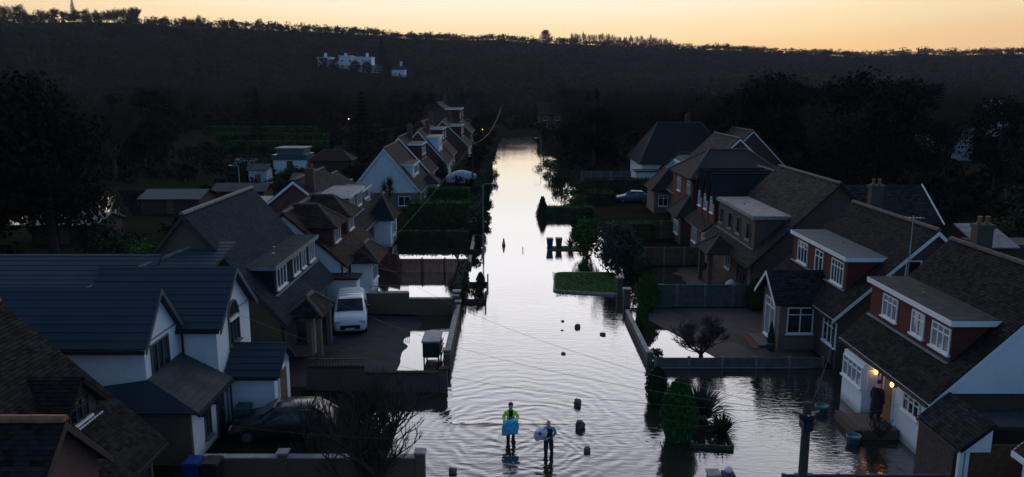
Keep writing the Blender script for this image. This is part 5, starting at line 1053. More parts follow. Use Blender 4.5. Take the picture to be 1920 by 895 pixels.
m.f.append(tuple(rows[0] + j for j in range(23, -1, -1))); m.f.append(tuple(rows[-1] + j for j in range(24))); m.m += [0, 0]
q = m.build('bag_body', 'bag_blue', None, True); q.parent = o; q.location = (0, -.02, -.10); o.rotation_euler = (0, R(-7), R(4)); o.scale = (.84, .84, .80)
for yy in (-.24, .17):
    q = MB().tube([(-.2, yy, .5), (-.15, yy, .70), (.2, yy, .76), (.27, yy, .56)], .014, 5).build('bag_handle', 'bag_blue'); q.parent = o; q.location = (0, -.02, -.10)
o = thing('pale_bag', 'pale patterned sack hugged by the person in dungarees', 'bag', (1.08, 27.6, .75)); bm = bmesh.new(); bmesh.ops.create_icosphere(bm, subdivisions=4, radius=1)
for v in bm.verts:
    c = v.co; f = 1 + .10 * math.sin(4 * c.x + 3 * c.z) + .06 * math.sin(9 * c.z - 6 * c.x) + .04 * math.sin(13 * c.y + 7 * c.x); v.co = V((c.x + .25 * c.z) * .25 * f, c.y * .2 * f, c.z * .30 * f * (1.0 if c.z < .4 else .7))
me = bpy.data.meshes.new('sack'); bm.to_mesh(me); bm.free(); me.materials.append(MATS['bag_white']); me.polygons.foreach_set('use_smooth', [True] * len(me.polygons)); q = bpy.data.objects.new('sack', me); col.objects.link(q); q.parent = o; q.location = (.04, .05, .27)
q = MB().lathe([(.01, 0), (.07, .01), (.05, .03)], (0, 0, 0), 8).build('printed_patch', 'bag_purple'); q.parent = o; q.location = (-.02, -.17, .34); q.rotation_euler = (R(75), 0, 0)

# ------------------------------------------------------------------ planting
def quads_at(P, size, up=0., jitter=.5, N=None, loose=.5):
    """one small leaf quad at every point, random orientation"""
    n = len(P); a = nr.normal(size=(n, 3)); b = nr.normal(size=(n, 3))
    if N is not None:                                              # leaves lie roughly along the surface of their clump
        q = N + nr.normal(size=(n, 3)) * loose; q /= np.linalg.norm(q, axis=1)[:, None]; a -= (a * q).sum(1)[:, None] * q; b = np.cross(q, a)
    a /= np.linalg.norm(a, axis=1)[:, None]; b -= (b * a).sum(1)[:, None] * a; b /= np.linalg.norm(b, axis=1)[:, None]
    s = (np.asarray(size) * nr.uniform(1 - jitter, 1 + jitter, n))[:, None]; a = a * s; b = b * s * .6
    return np.stack([P - a * .5, P + b * .5, P + a * .5, P - b * .5], 1).reshape(-1, 3), np.arange(4 * n).reshape(-1, 4)
def clumpy(n, r, nc=28, fill=.35, cr=.34, flat=1., normals=False):
    """points in clumps on and in an ellipsoid of radii r"""
    d = nr.normal(size=(nc, 3)); d /= np.linalg.norm(d, axis=1)[:, None]; c = d * (nr.uniform(fill, 1, nc) ** .5)[:, None] * (1 - cr * .6)
    k = nr.integers(0, nc, n); o = nr.normal(size=(n, 3)); o /= np.linalg.norm(o, axis=1)[:, None]; o *= (nr.uniform(.2, 1, n) ** .4)[:, None] * cr * nr.uniform(.7, 1.3, nc)[k][:, None]; o[:, 2] *= flat
    if normals: return (c[k] + o) * np.asarray(r), (lambda m_: m_ / np.linalg.norm(m_, axis=1)[:, None])(o / cr * .8 + c[k] + np.array([0, 0, .15]))
    return (c[k] + o) * np.asarray(r)
def bush(label, x, y, z0, rx, ry, h, mat, n=2600, size=.16, name='bush', group=None, nc=30, cat='bush', stem=True):
    o = thing(name, label, cat, (x, y, z0), group); P, Nn = clumpy(n, (rx, ry, h / 2), nc, normals=True); P = P + np.array([x, y, z0 + h * .52]); P[:, 2] = np.maximum(P[:, 2], z0 + .02)
    v, f = quads_at(P, size, N=Nn, loose=.7); link('foliage', np_mesh('foliage', v, f, mat), o)
    if stem: MB().tube([(x, y, z0 - .2), (x + .03, y, z0 + h * .55)], [.07 + .02 * h, .03], 6).tube([(x, y, z0 + h * .2), (x + rx * .4, y + ry * .2, z0 + h * .6)], [.04, .015], 5).tube([(x, y, z0 + h * .2), (x - rx * .4, y - ry * .2, z0 + h * .6)], [.04, .015], 5).build('stem', 'bark', o)
    return o
def hedge(label, x0, x1, y0, y1, z1, mat, dens=60, size=.16, z0=-.15, lim=26000):
    o = thing('hedge', label, 'hedge', ((x0 + x1) / 2, (y0 + y1) / 2, 0)); A = [((x1 - x0) * (y1 - y0), 't'), ((x1 - x0) * (z1 - z0), 'f'), ((x1 - x0) * (z1 - z0), 'b'), ((y1 - y0) * (z1 - z0), 'l'), ((y1 - y0) * (z1 - z0), 'r')]; tot = sum(a for a, _ in A); n = min(lim, int(tot * dens)); pts = []
    for a, k in A:
        m = int(n * a / tot); u, w = nr.random(m), nr.random(m); e = nr.normal(0, .05, m) + .07 * np.sin(u * (x1 - x0) * 2.3) * np.sin(w * 9); X_, Y_, Z_ = x0 + u * (x1 - x0), y0 + w * (y1 - y0), z0 + w * (z1 - z0)
        if k == 't': pts.append(np.stack([X_, Y_, z1 + e], -1))
        elif k in 'fb': pts.append(np.stack([X_, (y0 if k == 'f' else y1) + e, Z_], -1))
        else: pts.append(np.stack([(x0 if k == 'l' else x1) + e, y0 + u * (y1 - y0), Z_], -1))
    v, f = quads_at(np.concatenate(pts), size); link('foliage', np_mesh('foliage', v, f, mat), o)
    MB().box(x0 + .08, x1 - .08, y0 + .08, y1 - .08, z0, z1 - .07).build('inner_growth', 'leaf_dark', o); return o
def conifer(label, x, y, z0, r, h, mat, n=2600, size=.13, prof=None, name='conifer', group=None):
    o = thing(name, label, 'conifer', (x, y, z0), group); t_ = nr.random(n) ** .8; prof = prof or (lambda q: np.sin(np.pi * np.clip(.12 + q * .86, 0, 1)) ** .7)
    a = nr.uniform(0, 2 * np.pi, n); lob = 1 + .12 * np.sin(a * 5 + t_ * 7) + .08 * np.sin(a * 9 - t_ * 17); rr = r * prof(t_) * lob * nr.uniform(.72, 1.05, n); P = np.stack([x + rr * np.cos(a), y + rr * np.sin(a), z0 + t_ * h], -1)
    v, f = quads_at(P, size); v = v.reshape(-1, 4, 3); c = v.mean(1, keepdims=True); v = c + (v - c) * np.array([.7, .7, 1.7]); link('foliage', np_mesh('foliage', v.reshape(-1, 3), f, mat), o)
    pr_ = [(max(.01, .8 * r * float(prof(np.array(q)))), q * h) for q in np.linspace(0, .97, 9)]; MB().lathe(pr_, (x, y, z0), 10).build('inner_growth', 'leaf_dark', o); MB().tube([(x, y, z0 - .25), (x, y, z0 + h * .3)], .06, 6).build('stem', 'bark', o); return o
def branches(seed, H, levels=5, spread=.55, n0=5, twig=.008, r0=.12, upw=.25, fork=(2, 4), trunk=.28, multi=1, bend=.25, lenf=.68):
    rg = random.Random(seed); segs = []
    def grow(p, d, L, r, lv):
        k = 3 if lv > 1 else 2; q = p; dd = d.copy()
        for i in range(k):
            dd = (dd + V(rg.uniform(-1, 1), rg.uniform(-1, 1), rg.uniform(-.3, 1) * .6 + upw) * bend).normalized(); e = q + dd * (L / k); segs.append((q, e, r * (1 - .3 * i / k), r * (1 - .3 * (i + 1) / k))); q = e
            if lv > 0 and i < k - 1 and rg.random() < .75:
                s_ = V(rg.uniform(-1, 1), rg.uniform(-1, 1), rg.uniform(-.2, .8)).normalized(); grow(q, (dd * .65 + s_ * spread * 1.3).normalized(), L * lenf * .85, max(twig, r * .5), lv - 1)
        if lv > 0:
            for _ in range(rg.randint(*fork)):
                s_ = V(rg.uniform(-1, 1), rg.uniform(-1, 1), rg.uniform(-.3, .7)).normalized(); grow(q, (dd + s_ * spread).normalized(), L * lenf * rg.uniform(.8, 1.15), max(twig, r * .62), lv - 1)
    for m_ in range(multi):
        a = 2 * math.pi * m_ / max(1, multi) + rg.uniform(0, 1); d = V(.45 * math.cos(a), .45 * math.sin(a), 1).normalized() if multi > 1 else V(rg.uniform(-.05, .05), rg.uniform(-.05, .05), 1).normalized()
        if multi == 1:
            e = V(0, 0, H * trunk); segs.append((V(0, 0, -.3), e * .5, r0 * 1.25, r0)); segs.append((e * .5, e, r0, r0 * .85))
            for j in range(n0):
                b = 2 * math.pi * j / n0 + rg.uniform(-.3, .3); grow(e * rg.uniform(.8, 1), V(math.cos(b) * spread, math.sin(b) * spread, .9 if j else 1.6).normalized(), H * .27, r0 * .6, levels)
        else: grow(V(.05 * math.cos(a), .05 * math.sin(a), -.2), d, H * .36, r0, levels)
    return segs
def seg_mesh(name, segs, mat, sides=3, twigmat=None, thr=.02):
    n = len(segs); A = np.array([s_[0][:] for s_ in segs]); B = np.array([s_[1][:] for s_ in segs]); ra = np.array([s_[2] for s_ in segs])[:, None]; rb = np.array([s_[3] for s_ in segs])[:, None]
    d = B - A; d /= np.maximum(1e-9, np.linalg.norm(d, axis=1))[:, None]; ref = np.tile([.31, .2, .93], (n, 1)); u = np.cross(d, ref); u /= np.maximum(1e-9, np.linalg.norm(u, axis=1))[:, None]; w = np.cross(d, u); vs_ = []
    for j in range(sides): an = 2 * math.pi * j / sides; o_ = u * math.cos(an) + w * math.sin(an); vs_.append(A + o_ * ra); vs_.append(B + o_ * rb)
    v = np.stack(vs_, 1).reshape(-1, 3); base = np.arange(n)[:, None] * 2 * sides; f = []
    for j in range(sides): k = (j + 1) % sides; f.append(np.concatenate([base + 2 * j, base + 2 * k, base + 2 * k + 1, base + 2 * j + 1], 1))
    f = np.stack(f, 1).reshape(-1, 4); mi = None; mats = [mat]
    if twigmat: mats = [mat, twigmat]; mi = np.repeat((ra[:, 0] < thr).astype(int), sides)
    return np_mesh(name, v, f, mats, mi)
# the pollarded bare tree at the lower left
def split_tree(o, segs, thr=.022, bark='bark', tw='twig', sides=4):
    big = [s_ for s_ in segs if s_[2] >= thr]; sm = [s_ for s_ in segs if s_[2] < thr]
    if big: link('trunk', seg_mesh('trunk', big, bark, 6), None).parent = o
    if sm: link('crown', seg_mesh('crown', sm, tw, 3), None).parent = o
o = thing('bare_tree', 'leafless many stemmed tree in front of the yellow brick wall', 'tree', (-5.2, 25.2, -.1)); o.scale = (1.2, 1.1, 1.0); split_tree(o, branches(5, 4.3, 4, .55, 6, .006, .085, .55, (2, 3), .12, 9, .2, .72))
o = thing('bare_tree', 'smaller leafless tree overlapping the dark car', 'tree', (-7.3, 26.9, -.1)); split_tree(o, branches(9, 3.2, 3, .5, 5, .006, .05, .6, (2, 3), .2, 6, .22, .72))
o = thing('bare_shrub', 'reddish leafless shrub behind the low concrete wall', 'shrub', (9.9, 38.6, 0)); split_tree(o, branches(21, 2.6, 5, .75, 6, .006, .07, .2, (2, 3), .12, 1, .3, .68), .012, tw='twig_purple'); o.scale = (1.75, 1.5, 1.05)
o = thing('bare_shrub', 'brown leafless shrub leaning over the picket fence', 'shrub', (-4.4, 61.0, 0)); split_tree(o, branches(23, 2.9, 5, .8, 6, .010, .07, .15, (2, 3), .15, 1, .3, .68), .014)
o = thing('bare_shrub', 'small twiggy shrub on the terrace by the white house', 'shrub', (14.6, 28.7, 0)); split_tree(o, branches(27, 1.4, 4, .7, 5, .006, .03, .2, (2, 3), .15, 1, .3, .66), .012)
o = thing('bare_tree', 'small leafless tree silhouetted beside the far street lamp', 'tree', (8.2, 140, 0)); split_tree(o, branches(31, 4.8, 4, .75, 6, .03, .12, .1, (2, 4), .3, 1, .3, .7), .035)
# shrubs round the utility pole yard
conifer('rounded bright green conifer standing in the flood', 6.75, 29.3, -.2, .70, 2.75, 'leaf_green', 5200, .12)
conifer('smaller dark conifer behind the bright green one', 6.55, 33.0, -.2, .52, 1.85, 'leaf_dark', 2600, .10)
def sword(label, x, y, z0, n, L, mat, w=.05):
    o = thing('spiky_plant', label, 'plant', (x, y, z0)); v = []; f = []
    for k in range(n):
        a = rng.uniform(0, 2 * math.pi); t_ = rng.uniform(.15, 1.15); l = L * rng.uniform(.7, 1.1); d = V(math.cos(a) * math.sin(t_), math.sin(a) * math.sin(t_), math.cos(t_)); sd = d.cross(V(0, 0, 1)).normalized() * w * rng.uniform(.7, 1.2); p = V(x, y, z0 + rng.uniform(0, .25)); dr = V(0, 0, -l * .22 * t_); i = len(v)
        v += [tuple(p - sd), tuple(p + sd), tuple(p + d * l * .6 - sd * .8), tuple(p + d * l * .6 + sd * .8), tuple(p + d * l + dr)]; f += [(i, i + 1, i + 3), (i, i + 3, i + 2), (i + 2, i + 3, i + 4)]
    link('blades', np_mesh('blades', v, f, mat), o).__setitem__('kind', 'stuff'); return o
sword('spiky sword leaved plant behind the bright green conifer', 8.1, 31.2, -.15, 240, 1.9, 'leaf_blue'); sword('lower spiky plant spilling towards the pole', 8.6, 29.6, -.15, 130, 1.1, 'leaf_dark', .04); sword('dark purple spiky plant beside the conifers', 7.5, 32.6, -.15, 90, 1.3, 'leaf_purple')
o = thing('planter_box', 'low wooden planter at the foot of the conifers', 'planter', (7.6, 28.9, 0)); 
for a, b in (((7.1, 28.5, .02), (8.7, 28.3, .02)), ((8.7, 28.3, .02), (8.8, 30.1, .02)), ((7.1, 28.5, .02), (7.2, 30.2, .02)), ((7.2, 30.2, .02), (8.8, 30.1, .02))): MB().beam(a, b, .08, .3).build('sleeper', 'timber_dark', o)
bush('low leafy shrub by the corner of the kerb wall', 7.5, 38.6, -.05, .5, .45, .7, 'leaf_olive', 700, .12)
conifer('small clipped conifer inside the kerb wall', 7.75, 44.3, -.05, .38, 1.35, 'leaf_green', 1500, .09); conifer('upright green conifer beside the grey fence', 8.6, 47.6, -.05, .8, 2.5, 'leaf_green', 3200, .12); conifer('dark clipped cone in a pot by the brick porch', 13.95, 39.85, .5, .25, 1.2, 'leaf_dark', 900, .07, lambda q: np.clip(1 - q, 0, 1) ** .8)
conifer('rounded evergreen at the house end of the grey fence', 15.6, 47.6, 0, .75, 2.1, 'leaf_dark', 2200, .12)
bush('big round leafy bush behind the grass verge', 8.1, 57.8, -.1, 1.95, 1.9, 4.2, 'leaf_blue', 7500, .20, nc=45); bush('dark upright bush behind the wheelie bins', 6.3, 64.0, -.1, 1.3, 1.5, 3.9, 'leaf_green', 4600, .20); bush('low dark bush at the base of the round bush', 9.6, 56.2, -.1, 1.1, 1.0, 1.6, 'leaf_dark', 1800, .16)
sword('small spiky palm beside the brown wheelie bin', 5.2, 67.2, 0, 70, 1.1, 'leaf_dark', .04); bush('small leafy clump on the narrow grass strip', 6.3, 67.3, 0, .55, .5, .8, 'leaf_olive', 600, .13)
hedge('clipped hedge with lime top behind the round bush', 8.6, 13.2, 70.2, 71.2, 1.75, 'leaf_lime', 70); hedge('low hedge beside the wedge shaped topiary', 3.8, 9.0, 84.6, 86.0, 1.05, 'leaf_green', 60); bush('box shaped lime bush beyond the low hedge', 7.6, 89.0, 0, 1.1, 1.1, 2.0, 'leaf_lime', 2400, .16)
conifer('wedge shaped topiary at the water edge', 3.4, 85.4, -.1, .75, 2.2, 'leaf_dark', 1500, .14, lambda q: np.clip(1.15 - q, 0, 1) ** .9); hedge('dark hedge in front of the cream sided house', 9.8, 18.5, 103.0, 104.4, 2.0, 'leaf_dark', 50, .2); hedge('dark hedge beside the parked blue car', 9.5, 12.5, 92.5, 97, 1.5, 'leaf_dark', 50, .2)
hedge('tall clipped hedge across the left front gardens', -10.5, -4.3, 77.0, 79.0, 2.65, 'leaf_green', 60, .18); hedge('second clipped hedge behind the tall one', -10.2, -5.2, 93.0, 95.0, 2.0, 'leaf_green', 60, .2); hedge('long low hedge in front of the flooded left garden', -10.6, -4.0, 69.6, 70.6, 1.15, 'leaf_dark', 60, .16); hedge('street side hedge on the left beyond the lamp', -4.6, -3.3, 72.0, 92.0, 1.6, 'leaf_dark', 45, .2); hedge('far street side hedge beside the sheeted boat', -4.9, -3.4, 97, 132, 1.8, 'leaf_dark', 30, .25)
hedge('narrow hedge by the gate pillar on the left kerb', -3.95, -3.3, 48.6, 56.5, 1.35, 'leaf_dark', 60, .14)
conifer('slim clipped tree in the wooden planter frame', -2.2, 52.6, 0, .33, 1.35, 'leaf_dark', 1300, .09); bush('round clipped ball in the wooden planter frame', -2.5, 50.6, 0, .55, .55, 1.05, 'leaf_dark', 1300, .10)
for k, (x, y, r, hh) in enumerate(((-3.2, 63.2, .7, .9), (-2.9, 69.0, .7, 1.2), (-3.0, 73.5, .6, 1.3), (-2.8, 78.5, .7, 1.1), (-3.0, 88, .7, 1.3), (-3.3, 100, 1.0, 1.8), (-3.0, 118, 1.0, 1.8), (-3.6, 140, 1.6, 2.8))):
    bush('ragged shrub at the left water edge, ' + ('nearest', 'second', 'third', 'fourth', 'fifth', 'sixth', 'seventh', 'farthest')[k] + ' from the camera', x, y, -.1, r, r, hh, 'leaf_dark', 700, .2, group='shrubs along the left water edge')
for k, (x, y, r, hh) in enumerate(((6.6, 76, .8, 1.4), (7.2, 80, 1.2, 2.0), (8.2, 99, 1.6, 2.4), (6.9, 110, 1.4, 2.6), (7.4, 122, 1.8, 3.2), (6.6, 133, 1.5, 2.2), (6.2, 152, 2.2, 3.6))):
    bush('ragged shrub at the right water edge, ' + ('nearest', 'second', 'third', 'fourth', 'fifth', 'sixth', 'farthest')[k] + ' from the camera', x, y, -.1, r, r, hh, 'leaf_dark', 900, .24, group='shrubs along the right water edge')
# garden planting beyond the left roofs
def palm(label, x, y, h, mat='leaf_dark'):
    o = thing('palm_tree', label, 'palm', (x, y, 0)); MB().tube([(x, y, -.2), (x + .1, y, h * .75)], [.16, .12], 8).build('trunk', 'bark', o); v = []; f = []
    for k in range(150):
        a = rng.uniform(0, 2 * math.pi); t_ = rng.uniform(.2, 2.0); l = 1.3 * rng.uniform(.8, 1.2); d = V(math.cos(a) * math.sin(t_), math.sin(a) * math.sin(t_), math.cos(t_)); sd = d.cross(V(0, 0, 1)).normalized() * .05; p = V(x + .1, y, h * .75); i = len(v); v += [tuple(p - sd), tuple(p + sd), tuple(p + d * l + V(0, 0, -.3 * t_) + sd * .3)]; f.append((i, i + 1, i + 2))
    link('crown', np_mesh('crown', v, f, mat), o)
palm('dark palm in front of the white boarded gable', -12.8, 80, 5.2); palm('second lower palm beside the white boarded gable', -13.9, 83, 4.2)
for k, (lab, x, y, r, hh, mt) in enumerate((('dark green bush mass beside the slate roof', -24.5, 52, 2.6, 4.2, 'leaf_green'), ('broad dark bush left of the slate roof', -28.5, 55, 2.6, 3.8, 'leaf_dark'), ('pale leaved shrub beneath the dark bushes', -26.5, 48, 1.2, 1.9, 'leaf_lime'), ('round bush by the pale roofed shed', -33.5, 62, 2.2, 3.6, 'leaf_dark'), ('green bush at the left edge above the blue black roof', -33, 52, 2.0, 2.0, 'leaf_lime'), ('dense dark tree at the left picture edge', -48, 67, 4.2, 8.5, 'leaf_wood'), ('dark bush behind the lamp post garden', -40, 118, 3, 4.5, 'leaf_dark'), ('low lime shrub behind the slate ridge', -26, 82, 1.3, 1.6, 'leaf_lime'), ('round dark bush in the back gardens', -30, 108, 2.6, 3.6, 'leaf_dark'), ('brown shrub by the summer house', -24, 118, 2.2, 2.8, 'leaf_brown'), ('dark shrub behind the covered boat', -11.5, 118, 2.0, 3.0, 'leaf_dark'), ('brown leafless thicket behind the dark outbuilding', 37, 76, 4, 6, 'leaf_brown'), ('yellowing round bush above the garden room', 40.5, 63.5, 1.8, 3.6, 'leaf_olive'), ('dark bush behind the garden room', 46, 66, 4, 6, 'leaf_dark'), ('dark bush at the right edge behind the chimney', 33, 50, 2.4, 3.2, 'leaf_dark'))):
    bush(lab, x, y, 0, r, r, hh, mt, 2200 if r < 4 else 5000, .26 if r < 4 else .38)
for k, (y, x0, x1) in enumerate(((168, -62, -40), (194, -74, -46), (226, -90, -57))): hedge('clipped field hedge in the left distance, ' + ('nearest', 'middle', 'farthest')[k] + ' of three', x0, x1, y, y + 2.5, 2.4 + float(G(-60, y)), 'leaf_green', 22, .4, lim=6000)

# ------------------------------------------------------------------ woods
def proto(name, parts):
    """parts: list of (name, mesh); kept as meshes to share between trees"""
    return (name, parts)
def bare_proto(seed, H, levels, spread, tw, r0, upw, lenf=.7, trunk=.25, n0=6):
    s_ = branches(seed, H, levels, spread, n0, tw, r0, upw, (2, 3), trunk, 1, .25, lenf); top_ = max(max(q[0].z, q[1].z) for q in s_); k = H / top_
    s_ = [(a * k, b * k, ra, rb) for a, b, ra, rb in s_]; big = [q for q in s_ if q[2] >= tw * 1.8]; sm = [q for q in s_ if q[2] < tw * 1.8]
    return [('trunk', seg_mesh('trunk', big, 'bark', 4)), ('crown', seg_mesh('crown', sm, 'twig', 3))]
def ever_proto(H, r, mat, n, size, nc):
    P, Nn = clumpy(n, (r, r, H * .42), nc, .3, .30, .75, True); P = P + np.array([0, 0, H * .56]); v, f = quads_at(P, size, N=Nn); t_ = MB().tube([(0, 0, -.5), (.1, 0, H * .35), (0, .1, H * .75)], [.35, .25, .08], 7)
    for a in range(5): t_.tube([(0, 0, H * (.25 + .08 * a)), (r * .5 * math.cos(a * 1.3), r * .5 * math.sin(a * 1.3), H * (.45 + .08 * a))], [.14, .04], 5)
    return [('trunk', t_.mesh('trunk', 'bark')), ('crown', np_mesh('crown', v, f, mat))]
def fir_proto(H, r, mat, n, size, tiers=14, top=.05):
    q = nr.random(n) ** .75; tier = np.floor(q * tiers) / tiers; rr = r * (1 - tier * (1 - top)) * nr.uniform(.15, 1, n) ** .6; a = nr.uniform(0, 2 * np.pi, n); rr *= 1 + .25 * np.sin(a * 5 + tier * 40); P = np.stack([rr * np.cos(a), rr * np.sin(a), H * (.08 + .92 * (tier + (q - tier) * .5)) - rr * .22], -1); v, f = quads_at(P, size)
    return [('trunk', MB().tube([(0, 0, -.5), (0, 0, H * .95)], [.3, .04], 6).mesh('trunk', 'bark')), ('crown', np_mesh('crown', v, f, mat))]
def cedar_proto(H):
    Ps = []
    for k in range(9): z = H * (.35 + .07 * k); R_ = 6.5 * (1 - .75 * (k / 9) ** 1.5); a = nr.uniform(0, 2 * np.pi, 260); rr = R_ * np.sqrt(nr.random(260)) * (1 + .3 * np.sin(a * 3 + k * 2)); Ps.append(np.stack([rr * np.cos(a), rr * np.sin(a), z + nr.normal(0, .25, 260)], -1))
    v, f = quads_at(np.concatenate(Ps), .8); return [('trunk', MB().tube([(0, 0, -.5), (0, 0, H * .9)], [.5, .1], 7).mesh('trunk', 'bark')), ('crown', np_mesh('crown', v, f, 'leaf_dark'))]
BARE = [bare_proto(101, 12, 5, .62, .028, .26, .18), bare_proto(102, 12, 5, .75, .028, .24, .10), bare_proto(103, 12, 5, .50, .026, .22, .35)]
POPLAR = [bare_proto(111, 14, 4, .30, .03, .2, .7, .62, .12, 5), bare_proto(112, 14, 4, .26, .03, .2, .8, .62, .15, 5)]
EVER = [ever_proto(12, 4.6, 'leaf_wood', 9000, .30, 70), ever_proto(12, 3.8, 'leaf_brown', 7000, .30, 60)]
FIR = [fir_proto(14, 3.0, 'leaf_wood', 7000, .34), fir_proto(14, 2.2, 'leaf_wood', 6000, .30, 18)]
CEDAR = [cedar_proto(14)]
def plant(kind, proto_, x, y, sc_, rz, label, group, dz=0, sxy=1.):
    z = float(G(x, y)) + dz; o = thing(kind, label, 'tree', (x, y, z), group); o.rotation_euler = (0, 0, rz); o.scale = (sc_ * sxy, sc_ * sxy, sc_)
    for n_, me in proto_:
        q = bpy.data.objects.new(n_, me); col.objects.link(q); q.parent = o
    return o
# single trees that stand out
plant('tall_conifer', FIR[1], -115, 700, 3.1, .3, 'tall narrow conifer standing above the white mansion', None, 0, 1.15)
plant('tall_conifer', FIR[0], -520, 950, 2.0, 1.1, 'pointed conifer on the skyline at upper left', None, 4, .8)
plant('cedar', CEDAR[0], 58, 1380, 1.7, .4, 'flat topped cedar on the skyline above the street', None, 0)
plant('cedar', CEDAR[0], -480, 1010, 1.6, 1.4, 'broad cedar on the left skyline', None, 2)
plant('dark_conifer', FIR[0], 240, 1380, 1.9, 2.0, 'dark bushy conifer ending the row of bare poplars', None, 0, 1.2)
plant('fir_tree', FIR[0], -33, 172, .95, .7, 'layered green fir behind the white garages', None, 0); plant('fir_tree', FIR[1], -62, 190, 1.0, .2, 'dark fir beyond the field hedges', None)
for k, (x, y) in enumerate(((-172, 765), (-152, 768), (-197, 762), (-183, 766), (-141, 770))): plant('dark_tree', EVER[0], x, y, 1.35, k, ('dark round tree in front of the left wing of the mansion', 'dark round tree in front of the middle of the mansion', 'dark tree at the left end of the mansion', 'dark tree between the left wings of the mansion', 'dark tree at the right end of the mansion')[k], None, -1)
for k in range(34):
    a = .075 + .12 * k / 33; d = 1400; plant('poplar', POPLAR[k % 2], d * math.sin(a), d * math.cos(a) + rng.uniform(-4, 4), rng.uniform(1.5, 1.9), rng.uniform(0, 6), 'slender bare tree in the long skyline row, ' + ('left end', 'left half', 'right half', 'right end')[k * 4 // 34], 'row of bare trees on the skyline', -3)
# the street end and both sides of the far street
for lab, kind, pr_, x, y, s_ in (('dense round evergreen on the right of the far street', 'evergreen_tree', EVER[0], 12, 168, .62), ('dark evergreen beyond the small street lamp', 'evergreen_tree', EVER[0], 14.5, 150, .7), ('tall dark evergreen right of the far street', 'evergreen_tree', EVER[0], 14, 132, 1.0), ('tall bare tree right of the far street', 'bare_tree', BARE[0], 20, 142, 1.2), ('second tall bare tree right of the far street', 'bare_tree', BARE[1], 27, 150, 1.25), ('dark tree behind the cream sided house', 'evergreen_tree', EVER[0], 36, 132, 1.2), ('bare tree left of the far street', 'bare_tree', BARE[2], -7, 196, .8), ('brown tree among the far left houses', 'evergreen_tree', EVER[1], -20, 148, .7), ('evergreen closing the left end of the street', 'evergreen_tree', EVER[0], -10, 226, .5)):
    plant(kind, pr_, x, y, s_, rng.uniform(0, 6), lab, None)
# mass planting
def blocked(x, y):
    d = math.hypot(x, y); a = math.atan2(x, y)
    if -11 < x < 14 and y < 470: return True
    if y < 240 and -19 < x < 25 and y > 95: return not (x > 11 and y > 126) 
    if y < 125 and -22 < x < 32: return True
    if x < -18 and 56 < y < 240 and x > -50 - (y - 100) * .36: return True     # open left gardens and field
    if -80 < x < -28 and 60 < y < 112: return True
    if 26 < x < 48 and y < 74: return True
    if -.27 < a < -.12 and 640 < d < 830: return True                              # the clearing round the mansion
    if abs(x - 15) < 9 and abs(y - 262) < 8 or abs(x + 19) < 11 and abs(y - 246) < 8 or abs(x - 27) < 8 and abs(y - 285) < 8 or abs(x - 38) < 8 and abs(y - 240) < 8: return True
    if abs(x - 130) < 9 and 140 < y < 212 or (abs(x - 84) < 9 and 120 < y < 158): return True
    return False
count = 0; spots = []
rw = random.Random(77)
while count < 292:
    d = 62 + 330 * rw.random() ** 1.15; a = rw.uniform(-.70, .70); x, y = d * math.sin(a), d * math.cos(a)
    if blocked(x, y): continue
    mind = 3.6 if d < 160 else 4.5
    if any((x - p) ** 2 + (y - q) ** 2 < mind ** 2 for p, q in spots): continue
    spots.append((x, y)); count += 1; u = rw.random()
    side = abs(a) > .2 and d < 230
    if u < (.55 if side else .25): kd, pr_, s_, lab = 'evergreen_tree', EVER[0], rw.uniform(.8, 1.5 if side else 1.2), 'dense dark evergreen tree in the woods round the village'
    elif u < (.68 if side else .38): kd, pr_, s_, lab = 'brown_tree', EVER[1], rw.uniform(.8, 1.2), 'brown leaved tree in the woods round the village'
    elif u < (.78 if side else .46): kd, pr_, s_, lab = 'fir_tree', FIR[rw.randrange(2)], rw.uniform(.7, 1.1), 'dark pointed fir in the woods round the village'
    else: kd, pr_, s_, lab = 'bare_tree', BARE[rw.randrange(3)], rw.uniform(.85, 1.3), 'leafless tree in the woods round the village'
    place = ('at the left picture edge', 'behind the left gardens', 'left of the street end', 'right of the street end', 'behind the brick houses', 'at the right picture edge')[min(5, max(0, int((a + .70) / .2334)))]
    lab = lab.split(' in the woods')[0] + ' ' + place + (', in the nearest belt' if d < 130 else ', in the second belt' if d < 200 else ', in the third belt' if d < 280 else ', in the farthest belt')
    plant(kd, pr_, x, y, s_, rw.uniform(0, 6), lab, 'trees in the woods round the village')
# the distant hillside woods: one mass
def clump_np(n, r, h, size, twigs):
    P, Nn = clumpy(n, (r, r, h * .45), 14, .3, .36, .8, True); P = P + np.array([0, 0, h * .55]); v, f = quads_at(P, size, N=Nn, loose=.35); v = v.reshape(-1, 4, 3)
    if twigs: c = v.mean(1, keepdims=True); v = c + (v - c) * np.array([.8, .8, 1.25])
    return v
base = [clump_np(110, 3.8, 10, .8, True), clump_np(120, 3.2, 11, .75, True), clump_np(130, 4.0, 9, .8, False), clump_np(130, 4.4, 8.5, .85, True)]
farb = [clump_np(44, 7.0, 12, 2.0, True), clump_np(42, 6.2, 13, 1.9, True), clump_np(46, 7.4, 11, 2.1, False), clump_np(44, 8.0, 11, 2.0, True)]
allv = []; cnt = 0
while cnt < 9600:
    far = cnt >= 2200
    d = (235 + 400 * rw.random() ** .9) if not far else (600 + 900 * rw.random() ** .85); a = rw.uniform(-.74, .74); x, y = d * math.sin(a), d * math.cos(a)
    if blocked(x, y): continue
    b = (farb if far else base)[rw.randrange(4)]; s_ = rw.uniform(.7, 1.15); c_, n_ = math.cos(s_ * 60), math.sin(s_ * 60); M = np.array([[c_, -n_, 0], [n_, c_, 0], [0, 0, 1]]) * s_
    allv.append(b @ M.T + np.array([x, y, float(G(x, y)) - .8])); cnt += 1
